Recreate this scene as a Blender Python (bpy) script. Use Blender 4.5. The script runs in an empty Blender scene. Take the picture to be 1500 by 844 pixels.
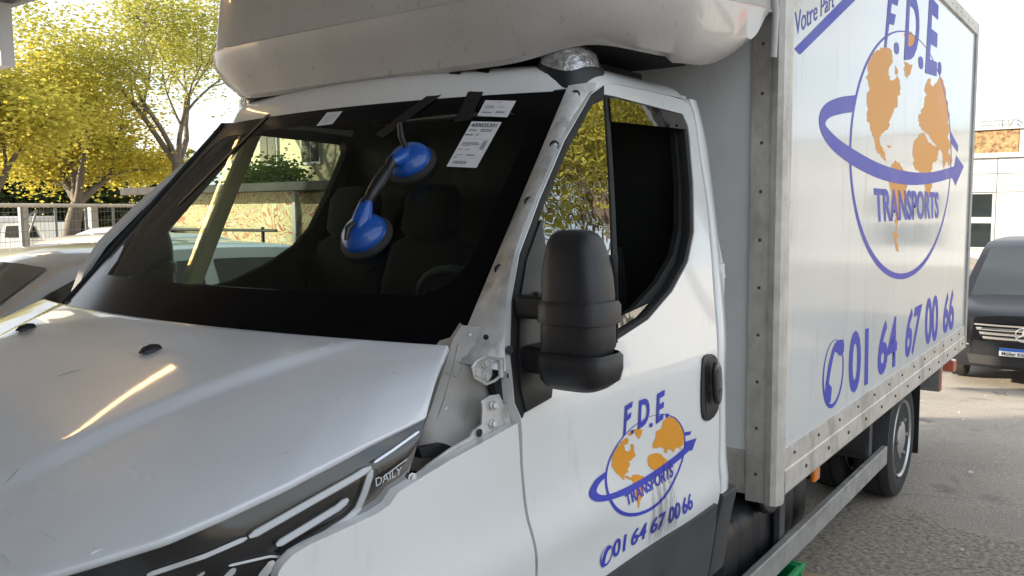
import bpy, bmesh, math, random
from mathutils import Vector, Matrix
from mathutils.bvhtree import BVHTree
random.seed(7)
sc = bpy.context.scene
COL = sc.collection
R = math.radians

# ------------------------------------------------------------------ camera
PXW, PXH = 1500.0, 844.0
FOC, PIT, YAW, ROL = 1253.2, .0933, .6343, -.009
CAM = Vector((2.081, -2.8556, 1.7422))
FW = Vector((-math.sin(YAW)*math.cos(PIT), math.cos(YAW)*math.cos(PIT), -math.sin(PIT)))
_rt = Vector((math.cos(YAW), math.sin(YAW), 0)); _up = _rt.cross(FW)
RT = _rt*math.cos(ROL)+_up*math.sin(ROL); UP = -_rt*math.sin(ROL)+_up*math.cos(ROL)
cd = bpy.data.cameras.new('camera'); cam = bpy.data.objects.new('camera', cd); COL.objects.link(cam)
cd.sensor_width = 36; cd.lens = FOC/PXW*36; cd.clip_start = .05; cd.clip_end = 2000
m = Matrix((RT, UP, -FW)).transposed().to_4x4(); m.translation = CAM; cam.matrix_world = m
sc.camera = cam
sc.render.resolution_x, sc.render.resolution_y = 1024, 576

# ------------------------------------------------------------------ light
SUN_EL, SUN_AZ = R(18), math.atan2(-.80, -.60)      # azimuth from +Y towards +X
sdir = Vector((math.sin(SUN_AZ)*math.cos(SUN_EL), math.cos(SUN_AZ)*math.cos(SUN_EL), math.sin(SUN_EL)))
sl = bpy.data.lights.new('sun', 'SUN'); sl.energy = 4.8; sl.angle = R(.6); sl.color = (1, .86, .66)
so = bpy.data.objects.new('sun', sl); COL.objects.link(so); so.rotation_euler = sdir.to_track_quat('Z', 'Y').to_euler()
wd = bpy.data.worlds.new('World'); sc.world = wd; wd.use_nodes = True
nt = wd.node_tree; nt.nodes.clear()
wo = nt.nodes.new('ShaderNodeOutputWorld'); bg = nt.nodes.new('ShaderNodeBackground')
sky = nt.nodes.new('ShaderNodeTexSky'); sky.sky_type = 'NISHITA'; sky.sun_disc = False
sky.sun_elevation = SUN_EL; sky.sun_rotation = SUN_AZ; sky.air_density = 1.0; sky.dust_density = 2.0
tc = nt.nodes.new('ShaderNodeTexCoord'); mp = nt.nodes.new('ShaderNodeMapping'); mp.inputs['Scale'].default_value = (1, 1, 3.2)
no = nt.nodes.new('ShaderNodeTexNoise'); no.inputs['Scale'].default_value = 2.2; no.inputs['Detail'].default_value = 7
rp = nt.nodes.new('ShaderNodeMapRange'); rp.inputs[1].default_value = .30; rp.inputs[2].default_value = .62
rp.inputs[3].default_value = .15; rp.inputs[4].default_value = .92
mx = nt.nodes.new('ShaderNodeMix'); mx.data_type = 'RGBA'; mx.inputs['B'].default_value = (6.1, 6.4, 6.8, 1)
nt.links.new(tc.outputs['Generated'], mp.inputs[0]); nt.links.new(mp.outputs[0], no.inputs['Vector'])
nt.links.new(no.outputs['Fac'], rp.inputs[0]); nt.links.new(rp.outputs[0], mx.inputs['Factor'])
nt.links.new(sky.outputs[0], mx.inputs['A']); nt.links.new(mx.outputs['Result'], bg.inputs['Color'])
bg.inputs['Strength'].default_value = .11; nt.links.new(bg.outputs[0], wo.inputs[0])
sc.view_settings.view_transform = 'Standard'; sc.view_settings.look = 'None'
sc.view_settings.exposure = 1.4; sc.view_settings.gamma = 1
sc.cycles.max_bounces = 10; sc.cycles.transparent_max_bounces = 16

# ------------------------------------------------------------------ materials
M = {}
def mat(name, col, rough=.5, metal=0, coat=0, var=0, vscale=6, bump=0, bscale=60, dirt=None, spec=.5, emit=None, stretch=None):
    m = bpy.data.materials.new(name); m.use_nodes = True; n = m.node_tree.nodes; l = m.node_tree.links
    p = n['Principled BSDF']; p.inputs['Base Color'].default_value = (*col, 1)
    p.inputs['Roughness'].default_value = rough; p.inputs['Metallic'].default_value = metal
    p.inputs['Coat Weight'].default_value = coat; p.inputs['Coat Roughness'].default_value = .04
    p.inputs['Specular IOR Level'].default_value = spec
    tc = n.new('ShaderNodeTexCoord'); src = tc.outputs['Object']
    if stretch:
        mpn = n.new('ShaderNodeMapping'); mpn.inputs['Scale'].default_value = stretch; l.new(src, mpn.inputs[0]); src = mpn.outputs[0]
    last = None
    if var:
        t = n.new('ShaderNodeTexNoise'); t.inputs['Scale'].default_value = vscale; t.inputs['Detail'].default_value = 6; l.new(src, t.inputs['Vector'])
        r = n.new('ShaderNodeMapRange'); r.inputs[1].default_value = .3; r.inputs[2].default_value = .7; r.inputs[3].default_value = 1-var; r.inputs[4].default_value = 1+var*.5
        l.new(t.outputs['Fac'], r.inputs[0])
        x = n.new('ShaderNodeMix'); x.data_type = 'RGBA'; x.blend_type = 'MULTIPLY'; x.inputs['Factor'].default_value = 1
        x.inputs['A'].default_value = (*col, 1); l.new(r.outputs[0], x.inputs['B']); last = x.outputs['Result']
        r2 = n.new('ShaderNodeMapRange'); r2.inputs[3].default_value = rough*.8; r2.inputs[4].default_value = min(1, rough*1.35)
        l.new(t.outputs['Fac'], r2.inputs[0]); l.new(r2.outputs[0], p.inputs['Roughness'])
    if dirt:      # (colour, scale, low, high, amount, stretch)
        dc, ds, lo, hi, am, st = dirt
        mm = n.new('ShaderNodeMapping'); mm.inputs['Scale'].default_value = st; l.new(tc.outputs['Object'], mm.inputs[0])
        t2 = n.new('ShaderNodeTexNoise'); t2.inputs['Scale'].default_value = ds; t2.inputs['Detail'].default_value = 8; t2.inputs['Roughness'].default_value = .65; l.new(mm.outputs[0], t2.inputs['Vector'])
        q = n.new('ShaderNodeMapRange'); q.inputs[1].default_value = lo; q.inputs[2].default_value = hi; q.inputs[3].default_value = 0; q.inputs[4].default_value = am
        l.new(t2.outputs['Fac'], q.inputs[0])
        y = n.new('ShaderNodeMix'); y.data_type = 'RGBA'; y.inputs['A'].default_value = (*col, 1); y.inputs['B'].default_value = (*dc, 1)
        if last: l.new(last, y.inputs['A'])
        l.new(q.outputs[0], y.inputs['Factor']); last = y.outputs['Result']
    if last: l.new(last, p.inputs['Base Color'])
    if bump:
        t3 = n.new('ShaderNodeTexNoise'); t3.inputs['Scale'].default_value = bscale; t3.inputs['Detail'].default_value = 4; l.new(src, t3.inputs['Vector'])
        b = n.new('ShaderNodeBump'); b.inputs['Strength'].default_value = bump; b.inputs['Distance'].default_value = .01; l.new(t3.outputs['Fac'], b.inputs['Height']); l.new(b.outputs[0], p.inputs['Normal'])
    if emit:
        p.inputs['Emission Color'].default_value = (*emit[0], 1); p.inputs['Emission Strength'].default_value = emit[1]
    M[name] = m; return m
def glass(name, tint, rough=.0, refl=1.0, ripple=0):
    m = bpy.data.materials.new(name); m.use_nodes = True; n = m.node_tree.nodes; l = m.node_tree.links
    n.remove(n['Principled BSDF']); o = n['Material Output']
    t = n.new('ShaderNodeBsdfTransparent'); t.inputs[0].default_value = (*tint, 1)
    g = n.new('ShaderNodeBsdfGlossy'); g.inputs['Roughness'].default_value = rough; g.inputs[0].default_value = (1, 1, 1, 1)
    f = n.new('ShaderNodeFresnel'); f.inputs[0].default_value = 1.5
    k = n.new('ShaderNodeMath'); k.operation = 'MULTIPLY'; k.inputs[1].default_value = refl; k.use_clamp = True
    x = n.new('ShaderNodeMixShader'); l.new(f.outputs[0], k.inputs[0]); l.new(k.outputs[0], x.inputs[0]); l.new(t.outputs[0], x.inputs[1]); l.new(g.outputs[0], x.inputs[2]); l.new(x.outputs[0], o.inputs[0])
    if ripple:
        tc = n.new('ShaderNodeTexCoord'); w = n.new('ShaderNodeTexNoise'); w.inputs['Scale'].default_value = 9; w.inputs['Detail'].default_value = 2; l.new(tc.outputs['Object'], w.inputs['Vector'])
        b = n.new('ShaderNodeBump'); b.inputs['Strength'].default_value = ripple; b.inputs['Distance'].default_value = .02; l.new(w.outputs['Fac'], b.inputs['Height'])
        l.new(b.outputs[0], g.inputs['Normal'])
    M[name] = m; return m
GRIME = (.16, .14, .12)
mat('paint', (.80, .81, .81), .28, coat=.8, var=.05, vscale=3, dirt=(GRIME, 9, .60, .85, .30, (1, 1, .35)))
mat('hoodpaint', (.80, .83, .87), .24, coat=.9, var=.05, vscale=3, dirt=(GRIME, 70, .64, .80, .45, (1, .6, 1)))
mat('bare', (.70, .70, .69), .36, metal=.25, coat=.2, var=.22, vscale=22, bump=.5, bscale=22, dirt=((.16, .12, .08), 9, .52, .70, .75, (1, 1, .6)))
mat('inner', (.50, .48, .45), .5, var=.25, vscale=10, dirt=((.12, .09, .06), 5, .48, .72, .7, (1, 1, .4)))
mat('gelcoat', (.53, .505, .485), .34, coat=.5, var=.12, vscale=3, dirt=((.15, .13, .12), 55, .60, .72, .6, (1, 1, .55)))
mat('boxwhite', (.66, .675, .67), .11, coat=.12, spec=.5, var=.04, vscale=2, bump=.3, bscale=1.4, dirt=(GRIME, 10, .56, .85, .38, (1, 1, .10)))
mat('boxfront', (.70, .71, .70), .45, var=.08, vscale=4, dirt=(GRIME, 6, .56, .85, .5, (1, 1, .35)))
mat('alu', (.66, .63, .59), .45, metal=.55, var=.12, vscale=20, dirt=((.20, .16, .13), 7, .48, .75, .65, (1, 1, .5)))
mat('steel', (.50, .50, .49), .35, metal=.8, var=.15, vscale=20)
mat('galv', (.42, .42, .41), .5, metal=.6, var=.2, vscale=12, dirt=(GRIME, 8, .5, .8, .6, (1, .4, 1)))
mat('rivet', (.10, .085, .075), .6, metal=.3)
mat('blackplastic', (.018, .0185, .021), .40, var=.25, vscale=8, bump=.14, bscale=700, dirt=((.10, .10, .10), 34, .60, .85, .40, (1, 1, .6)))
mat('greyplastic', (.06, .062, .067), .55, var=.2, vscale=7, bump=.15, bscale=400, dirt=((.22, .21, .2), 22, .6, .9, .35, (1, 3, .2)))
mat('rubber', (.018, .018, .019), .7, var=.2, vscale=20)
mat('tyre', (.030, .030, .031), .78, var=.35, vscale=9, bump=.2, bscale=120)
mat('black', (.012, .012, .013), .35)
mat('frit', (.004, .004, .005), .16, spec=.10)
mat('gloss', (.012, .012, .014), .08, coat=.5)
mat('cabin', (.006, .0065, .007), .7, var=.15, vscale=14, bump=.2, bscale=500)
mat('seatfab', (.004, .0042, .0045), .9, bump=.3, bscale=300)
mat('cabin2', (.018, .019, .020), .75, var=.12, vscale=5)
mat('sunlit_beige', (.78, .66, .38), .6, var=.12, vscale=12)  # sunlight on the passenger window divider, put into its colour
mat('dashmat', (.05, .053, .053), .65, var=.15, vscale=9, bump=.2, bscale=500)
mat('under', (.020, .019, .018), .8, var=.3, vscale=6)
mat('blue', (.045, .06, .50), .42, coat=0, spec=.35, var=.08, vscale=3)
mat('orange', (.80, .33, .02), .42, coat=0, spec=.35, var=.06, vscale=3)
mat('paper', (.78, .78, .80), .6, var=.03, vscale=12)
mat('ink', (.05, .05, .06), .6)
mat('inkgrey', (.28, .28, .31), .6)
mat('cupblue', (.008, .085, .40), .28, coat=.4, var=.12, vscale=25)
mat('amber', (.85, .22, .02), .25, coat=.6)
mat('redlens', (.70, .17, .09), .3, coat=.5)
mat('chrome', (.80, .80, .80), .12, metal=1)
mat('drl', (.62, .64, .67), .25, coat=.6)
mat('rim', (.52, .53, .54), .35, metal=.85, var=.1, vscale=15)
mat('green', (.008, .30, .09), .4, var=.1, vscale=9)
mat('card', (.42, .30, .17), .85, var=.15, vscale=12)
mat('bark', (.15, .125, .10), .9, var=.35, vscale=5, bump=.8, bscale=14, stretch=(1, 1, .25))
mat('tape', (.010, .010, .011), .5)
mat('strap', (.16, .10, .055), .7, var=.2, vscale=20)
mat('vandark', (.011, .012, .017), .36, coat=.08, spec=.35)
mat('silver', (.62, .64, .66), .3, metal=.2, coat=.8)
mat('whitecar', (.78, .78, .77), .3, coat=.8)
mat('glasstintcar', (.40, .46, .47), .3, metal=.3, coat=.8)  # teal cast of the truck's window glass, put into the car paint
mat('carglass', (.020, .026, .028), .04, coat=.6)
mat('clad', (.46, .47, .48), .45, var=.04, vscale=1.2, dirt=(GRIME, 3, .55, .9, .2, (1, 1, .25)))
mat('clad2', (.37, .38, .39), .5)
mat('chips', (.34, .215, .105), .9, var=.75, vscale=9, bump=.8, bscale=14)
mat('render', (.72, .64, .43), .9, var=.12, vscale=1.5)
mat('concrete', (.42, .40, .36), .9, var=.2, vscale=3, bump=.3, bscale=40)
mat('fencewire', (.20, .20, .19), .5, metal=.5)
mat('rail', (.45, .42, .38), .7, var=.2, vscale=4)
mat('screenroll', (.48, .41, .32), .9, var=.2, vscale=5)
mat('canopysteel', (.25, .26, .275), .6, var=.25, vscale=2)
mat('canopyside', (.45, .46, .47), .5, var=.1, vscale=2)
mat('redwall', (.60, .03, .03), .5)
mat('litter', (.62, .58, .50), .8, var=.2, vscale=30)
mat('tube', (.9, .9, .85), .4, emit=((1, .60, .22), 9))
glass('windglass', (.74, .85, .79), refl=.5)
glass('sideglass', (.86, .95, .89), refl=.8)
glass('tinted', (.10, .10, .09), refl=2.2, ripple=.06)
glass('quarterglass', (.10, .11, .10), refl=4.5, ripple=.05)
glass('lens', (.94, .94, .94), refl=.4)
def foliage(name, col, col2):
    m = bpy.data.materials.new(name); m.use_nodes = True; n = m.node_tree.nodes; l = m.node_tree.links
    p = n['Principled BSDF']; o = n['Material Output']; p.inputs['Roughness'].default_value = .6
    g = n.new('ShaderNodeTexNoise'); tc = n.new('ShaderNodeTexCoord'); g.inputs['Scale'].default_value = 2.6; g.inputs['Detail'].default_value = 9; g.inputs['Roughness'].default_value = .8
    l.new(tc.outputs['Object'], g.inputs['Vector'])
    r = n.new('ShaderNodeMapRange'); r.inputs[1].default_value = .35; r.inputs[2].default_value = .65; l.new(g.outputs['Fac'], r.inputs[0])
    x = n.new('ShaderNodeMix'); x.data_type = 'RGBA'; x.inputs['A'].default_value = (*col, 1); x.inputs['B'].default_value = (*col2, 1); l.new(r.outputs[0], x.inputs['Factor'])
    l.new(x.outputs['Result'], p.inputs['Base Color'])
    t = n.new('ShaderNodeBsdfTranslucent'); l.new(x.outputs['Result'], t.inputs[0])
    s = n.new('ShaderNodeMixShader'); s.inputs[0].default_value = .5; l.new(p.outputs[0], s.inputs[1]); l.new(t.outputs[0], s.inputs[2]); l.new(s.outputs[0], o.inputs[0])
    M[name] = m
foliage('leaf_yellow', (.64, .52, .075), (.42, .42, .065))
foliage('leaf_thin', (.48, .43, .08), (.30, .33, .06))
foliage('leaf_green', (.07, .13, .02), (.13, .17, .03))
foliage('leaf_dark', (.035, .06, .015), (.06, .08, .02))

# ------------------------------------------------------------------ helpers
def obj(name, me, material=None, parent=None):
    o = bpy.data.objects.new(name, me); COL.objects.link(o)
    if material is not None: me.materials.append(M[material] if isinstance(material, str) else material)
    if parent is not None: o.parent = parent
    return o
def mesh(name, V, F, material=None, parent=None, smooth=None, solid=0, bevel=0, sub=0, seg=2):
    me = bpy.data.meshes.new(name); me.from_pydata([tuple(v) for v in V], [], F); me.update()
    return fin(name, me, material, parent, smooth, solid, bevel, sub, seg)
def fin(name, me, material, parent, smooth=None, solid=0, bevel=0, sub=0, seg=2):
    if smooth is not None:
        me.polygons.foreach_set('use_smooth', [True]*len(me.polygons))
        if smooth < 179: me.set_sharp_from_angle(angle=R(smooth))
    o = obj(name, me, material, parent)
    if solid:
        s = o.modifiers.new('solid', 'SOLIDIFY'); s.thickness = abs(solid); s.offset = -1 if solid > 0 else 1
        if not bevel: e = o.modifiers.new('split', 'EDGE_SPLIT'); e.split_angle = R(38)
    if bevel:
        b = o.modifiers.new('bevel', 'BEVEL'); b.width = bevel; b.segments = seg; b.limit_method = 'ANGLE'; b.angle_limit = R(40)
    if sub:
        s = o.modifiers.new('sub', 'SUBSURF'); s.levels = s.render_levels = sub
    return o
def frombm(name, bm, material, parent=None, **k):
    me = bpy.data.meshes.new(name); bmesh.ops.recalc_face_normals(bm, faces=bm.faces); bm.to_mesh(me); bm.free()
    return fin(name, me, material, parent, **k)
def bbox(bm, a, b):
    (x0, y0, z0), (x1, y1, z1) = a, b
    v = [bm.verts.new(p) for p in ((x0,y0,z0),(x1,y0,z0),(x1,y1,z0),(x0,y1,z0),(x0,y0,z1),(x1,y0,z1),(x1,y1,z1),(x0,y1,z1))]
    for f in ((0,3,2,1),(4,5,6,7),(0,1,5,4),(1,2,6,5),(2,3,7,6),(3,0,4,7)): bm.faces.new([v[i] for i in f])
def box(name, a, b, material, parent=None, bevel=.004, **k):
    bm = bmesh.new(); bbox(bm, a, b); return frombm(name, bm, material, parent, bevel=bevel, **k)
def frame_of(d):
    d = d.normalized(); a = Vector((0, 0, 1)) if abs(d.z) < .9 else Vector((1, 0, 0))
    u = d.cross(a).normalized(); return u, d.cross(u).normalized()
def tubebm(bm, pts, rad, n=8, cap=True):
    pts = [Vector(p) for p in pts]; rs = rad if isinstance(rad, (list, tuple)) else [rad]*len(pts); rings = []
    for i, p in enumerate(pts):
        d = pts[min(i+1, len(pts)-1)]-pts[max(i-1, 0)]; u, w = frame_of(d)
        if i and rings:
            pu = prevu - d.normalized()*prevu.dot(d.normalized())
            if pu.length > 1e-5: u = pu.normalized(); w = d.normalized().cross(u)
        prevu = u
        rings.append([bm.verts.new(p+(u*math.cos(2*math.pi*k/n)+w*math.sin(2*math.pi*k/n))*rs[i]) for k in range(n)])
    for a, b in zip(rings, rings[1:]):
        for k in range(n): bm.faces.new((a[k], a[(k+1) % n], b[(k+1) % n], b[k]))
    if cap: bm.faces.new(rings[0][::-1]); bm.faces.new(rings[-1])
def tube(name, pts, rad, material, parent=None, n=8):
    bm = bmesh.new(); tubebm(bm, pts, rad, n); return frombm(name, bm, material, parent, smooth=50)
def lathebm(bm, prof, n, mtx):       # prof: (radius, height) pairs, axis Z
    rings = []
    for r, h in prof:
        rings.append([bm.verts.new(mtx @ Vector((r*math.cos(2*math.pi*k/n), r*math.sin(2*math.pi*k/n), h))) for k in range(n)])
    for a, b in zip(rings, rings[1:]):
        for k in range(n): bm.faces.new((a[k], a[(k+1) % n], b[(k+1) % n], b[k]))
    bm.faces.new(rings[0][::-1]); bm.faces.new(rings[-1])
def lathe(name, prof, mtx, material, parent=None, n=24, smooth=35):
    bm = bmesh.new(); lathebm(bm, prof, n, mtx); return frombm(name, bm, material, parent, smooth=smooth)
def axis(p, d):                      # matrix placing local Z along d at p
    return Matrix.Translation(Vector(p)) @ Vector(d).to_track_quat('Z', 'Y').to_matrix().to_4x4()
def grid(name, rows, material, parent=None, smooth=60, close=False, **k):
    nr, nc = len(rows), len(rows[0]); V = [p for r in rows for p in r]; F = []
    for i in range(nr-1):
        for j in range(nc if close else nc-1):
            F.append((i*nc+j, i*nc+(j+1) % nc, (i+1)*nc+(j+1) % nc, (i+1)*nc+j))
    return mesh(name, V, F, material, parent, smooth, **k)
def flatpoly(loops, du=None, dv=None):     # planar bmesh from outline + holes, optionally sliced
    bm = bmesh.new(); E = []
    for lp in loops:
        vs = [bm.verts.new((u, v, 0)) for u, v in lp]
        E += [bm.edges.new((vs[i], vs[(i+1) % len(vs)])) for i in range(len(vs))]
    bmesh.ops.triangle_fill(bm, use_beauty=True, edges=E, normal=(0, 0, 1))
    for step, ax in ((du, 0), (dv, 1)):
        if not step: continue
        lo = min(v.co[ax] for v in bm.verts); hi = max(v.co[ax] for v in bm.verts); c = lo+step
        while c < hi-1e-4:
            co = [0, 0, 0]; co[ax] = c; nn = [0, 0, 0]; nn[ax] = 1
            bmesh.ops.bisect_plane(bm, geom=bm.verts[:]+bm.edges[:]+bm.faces[:], plane_co=co, plane_no=nn, dist=1e-5); c += step
    return bm
def surfpoly(name, loops, fn, nrm, material, parent=None, du=None, dv=None, smooth=40, **k):
    bm = flatpoly(loops, du, dv)
    for v in bm.verts: v.co = fn(v.co.x, v.co.y)
    bm.normal_update(); s = sum((f.normal*f.calc_area() for f in bm.faces), Vector())
    if s.dot(Vector(nrm)) < 0: bmesh.ops.reverse_faces(bm, faces=bm.faces)
    me = bpy.data.meshes.new(name); bm.to_mesh(me); bm.free()
    return fin(name, me, material, parent, smooth=smooth, **k)
def smoothloop(pts, it=1):           # Chaikin rounding of a closed loop
    for _ in range(it):
        q = []
        for i in range(len(pts)):
            a, b = pts[i], pts[(i+1) % len(pts)]
            q += [(a[0]*.75+b[0]*.25, a[1]*.75+b[1]*.25), (a[0]*.25+b[0]*.75, a[1]*.25+b[1]*.75)]
        pts = q
    return pts
def smoothopen(pts, it=2):
    for _ in range(it):
        q = [pts[0]]
        for a, b in zip(pts, pts[1:]): q += [(a[0]*.75+b[0]*.25, a[1]*.75+b[1]*.25), (a[0]*.25+b[0]*.75, a[1]*.25+b[1]*.75)]
        pts = q+[pts[-1]]
    return pts
def empty(name, loc=(0, 0, 0), rz=0):
    o = bpy.data.objects.new(name, None); COL.objects.link(o); o.location = loc; o.rotation_euler = (0, 0, rz); o.empty_display_size = .2; return o
def tag(o, label, cat, group=None):
    o['label'] = label; o['category'] = cat
    if group: o['group'] = group
    return o
def textmesh(body, bold=.0, shear=0):
    c = bpy.data.curves.new('t', 'FONT'); c.body = body; c.size = 1; c.offset = bold; c.shear = shear; c.resolution_u = 4
    o = bpy.data.objects.new('t', c); COL.objects.link(o); dg = bpy.context.evaluated_depsgraph_get(); dg.update()
    me = bpy.data.meshes.new_from_object(o.evaluated_get(dg)); bpy.data.objects.remove(o); bpy.data.curves.remove(c); return me
def text(name, body, quad, fn, material, parent, bold=.02, shear=0, dv=None):   # quad: bl, br, tr, tl in surface coordinates
    me = textmesh(body, bold, shear)
    xs = [v.co.x for v in me.vertices]; ys = [v.co.y for v in me.vertices]; x0, x1, y0, y1 = min(xs), max(xs), min(ys), max(ys)
    for v in me.vertices:
        u = (v.co.x-x0)/(x1-x0); w = (v.co.y-y0)/(y1-y0)
        v.co = [(1-u)*(1-w)*quad[0][i]+u*(1-w)*quad[1][i]+u*w*quad[2][i]+(1-u)*w*quad[3][i] for i in (0, 1)]+[0]
    if dv:
        bm = bmesh.new(); bm.from_mesh(me); c = min(v.co.y for v in bm.verts)+dv; hi = max(v.co.y for v in bm.verts)
        while c < hi-1e-4: bmesh.ops.bisect_plane(bm, geom=bm.verts[:]+bm.edges[:]+bm.faces[:], plane_co=(0, c, 0), plane_no=(0, 1, 0), dist=1e-6); c += dv
        bm.to_mesh(me); bm.free()
    for v in me.vertices: v.co = fn(v.co.x, v.co.y)
    me.update(); return obj(name, me, material, parent)

# reading real positions off the calibrated camera: a sight line met with the real surface of the part
def ray(px, py): return FW+RT*((px-PXW/2)/FOC)+UP*((PXH/2-py)/FOC)
def bp(px, py, ax, val):
    d = ray(px, py); i = 'xyz'.index(ax); return CAM+d*((val-CAM[i])/d[i])
def at(px, py, dep): return CAM+ray(px, py)*dep
def S0(z): return 1.0 if z <= 1.25 else 1.0-.19*((z-1.25)/.85)**1.25
def S(y, z):                          # outer skin of the cab side (half width), with shoulder swage
    x = S0(z)
    zc = 1.075 if y < -1.0 else 1.075-.16*min(1, (y+1.0)/.5)
    x += .015*math.exp(-((z-(zc-.10))/.075)**2)
    if z < .95: x -= .05*((.95-z)/.5)**2
    if y < -1.55: x -= .30*(-1.55-y)**2
    return x
def SD(px, py):                       # -> (y, z) on the cab side
    x = 1.0
    for _ in range(30):
        P = bp(px, py, 'x', x); x = .5*x+.5*S0(P.z)
    return (P.y, P.z)
def side_fn(off, sgn=1): return lambda y, z: Vector((sgn*(S(y, z)+off), y, z))
def WY(x, z): return -.935-.975*(2.065-z)+(.23 if x > 0 else .17)*x*x
def WSP(px, py, off=0):               # point on the windscreen
    d = ray(px, py); lo, hi = .5, 6.0
    for _ in range(50):
        t = (lo+hi)/2; P = CAM+d*t
        if P.y < WY(P.x, P.z)-off: lo = t
        else: hi = t
    return CAM+d*lo
NOSE = [(-1.0, .990), (-1.65, .975), (-1.9, .94), (-2.1, .87), (-2.25, .74), (-2.35, .5), (-2.4, 0.0)]
def nx(y):
    for (a, xa), (b, xb) in zip(NOSE, NOSE[1:]):
        if a >= y >= b: return xa+(xb-xa)*(a-y)/(a-b)
    return NOSE[0][1] if y > -1 else 0
_bv = {}
def hit(o, px, py, off=0):            # sight line met with a built mesh
    if o.name not in _bv:
        me = o.data; _bv[o.name] = BVHTree.FromPolygons([v.co.copy() for v in me.vertices], [tuple(p.vertices) for p in me.polygons])
    d = ray(px, py).normalized(); r = _bv[o.name].ray_cast(CAM, d)
    if r[0] is None: q = _bv[o.name].find_nearest(CAM+d*1.9); return q[0]-d*off
    return r[0]-d*off
def NS(px, py, off=0):                # point on the wrap-round nose (headlight zone)
    d = ray(px, py); t = .3
    while t < 4:
        P = CAM+d*t
        if P.y > -2.4 and P.x <= nx(P.y)+off: return P
        t += .0008
    return P

# ------------------------------------------------------------------ ground
def gz(x, y):
    a = max(0, min(1, (y-3.2)/7)); b = max(0, min(1, (x+5)/4)); a = a*a*(3-2*a); b = b*b*(3-2*b)
    return -.66*a*b
def ground():
    xs = [-300, -120, -60]+[-40+i*2 for i in range(41)]+[60, 120, 300]; ys = [-300, -100, -40]+[-20+i*1.6 for i in range(45)]+[70, 120, 300, 600]
    rows = [[Vector((x, y, gz(x, y))) for x in xs] for y in ys]
    m = bpy.data.materials.new('asphalt'); m.use_nodes = True; n = m.node_tree.nodes; l = m.node_tree.links; p = n['Principled BSDF']; p.inputs['Roughness'].default_value = .9
    tc = n.new('ShaderNodeTexCoord')
    def noise(s, d=6, r=.6):
        t = n.new('ShaderNodeTexNoise'); t.inputs['Scale'].default_value = s; t.inputs['Detail'].default_value = d; t.inputs['Roughness'].default_value = r; l.new(tc.outputs['Object'], t.inputs['Vector']); return t.outputs['Fac']
    def rng(f, a, b, c, d):
        r = n.new('ShaderNodeMapRange'); l.new(f, r.inputs[0])
        for i, v in enumerate((a, b, c, d)): r.inputs[i+1].default_value = v
        return r.outputs[0]
    def mixc(f, A, B):
        x = n.new('ShaderNodeMix'); x.data_type = 'RGBA'; l.new(f, x.inputs['Factor'])
        for s, c in (('A', A), ('B', B)):
            if isinstance(c, tuple): x.inputs[s].default_value = (*c, 1)
            else: l.new(c, x.inputs[s])
        return x.outputs['Result']
    base = mixc(rng(noise(.7), .35, .65, 0, 1), (.32, .28, .235), (.45, .40, .335))
    agg = mixc(rng(noise(95, 4, .75), .45, .62, 0, 1), (.12, .10, .082), (.66, .60, .51))
    c = n.new('ShaderNodeMix'); c.data_type = 'RGBA'; c.inputs['Factor'].default_value = .42; l.new(base, c.inputs['A']); l.new(agg, c.inputs['B'])
    # broken, paler old surfacing beside the truck, with its own ragged edge
    sp = n.new('ShaderNodeSeparateXYZ'); l.new(tc.outputs['Object'], sp.inputs[0])
    def math_(op, a, b):
        k = n.new('ShaderNodeMath'); k.operation = op
        for i, v in enumerate((a, b)):
            if isinstance(v, (int, float)): k.inputs[i].default_value = v
            else: l.new(v, k.inputs[i])
        return k.outputs[0]
    ed = math_('ADD', math_('SUBTRACT', 2.15, math_('ADD', sp.outputs['Y'], math_('MULTIPLY', sp.outputs['X'], -.18))), math_('MULTIPLY', math_('SUBTRACT', noise(1.6, 8, .7), .5), 1.6))
    old = mixc(rng(noise(38, 8, .72), .36, .66, 0, 1), (.14, .115, .092), (.66, .58, .47))
    c2 = mixc(rng(ed, 0, .12, 0, .85), c.outputs['Result'], old)
    vo = n.new('ShaderNodeTexVoronoi'); vo.feature = 'DISTANCE_TO_EDGE'; vo.inputs['Scale'].default_value = 1.1; vo.inputs['Randomness'].default_value = 1
    wv = n.new('ShaderNodeMix'); wv.data_type = 'VECTOR'; wv.inputs['Factor'].default_value = .12; l.new(tc.outputs['Object'], wv.inputs['A'])
    nz = n.new('ShaderNodeTexNoise'); nz.inputs['Scale'].default_value = 3; nz.inputs['Detail'].default_value = 8; l.new(tc.outputs['Object'], nz.inputs['Vector']); l.new(nz.outputs['Color'], wv.inputs['B']); l.new(wv.outputs['Result'], vo.inputs['Vector'])
    c2 = mixc(math_('MULTIPLY', rng(vo.outputs['Distance'], 0, .012, .8, 0), rng(noise(.5, 3), .45, .6, 0, 1)), c2, (.05, .042, .034))
    oil = mixc(rng(noise(1.1, 5), .60, .72, 0, .55), c2, (.045, .040, .036))
    moss = mixc(rng(noise(2.3, 9, .8), .64, .72, 0, .8), oil, (.09, .095, .03))
    l.new(moss, p.inputs['Base Color'])
    b1 = n.new('ShaderNodeBump'); b1.inputs['Strength'].default_value = .8; b1.inputs['Distance'].default_value = .006; l.new(noise(110, 4), b1.inputs['Height'])
    b2 = n.new('ShaderNodeBump'); b2.inputs['Distance'].default_value = .035; l.new(rng(ed, 0, .15, .1, 1), b2.inputs['Strength']); l.new(noise(12, 9, .75), b2.inputs['Height']); l.new(b1.outputs[0], b2.inputs['Normal']); l.new(b2.outputs[0], p.inputs['Normal'])
    g = grid('ground', rows, m, smooth=180); g['kind'] = 'structure'
ground()
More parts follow.
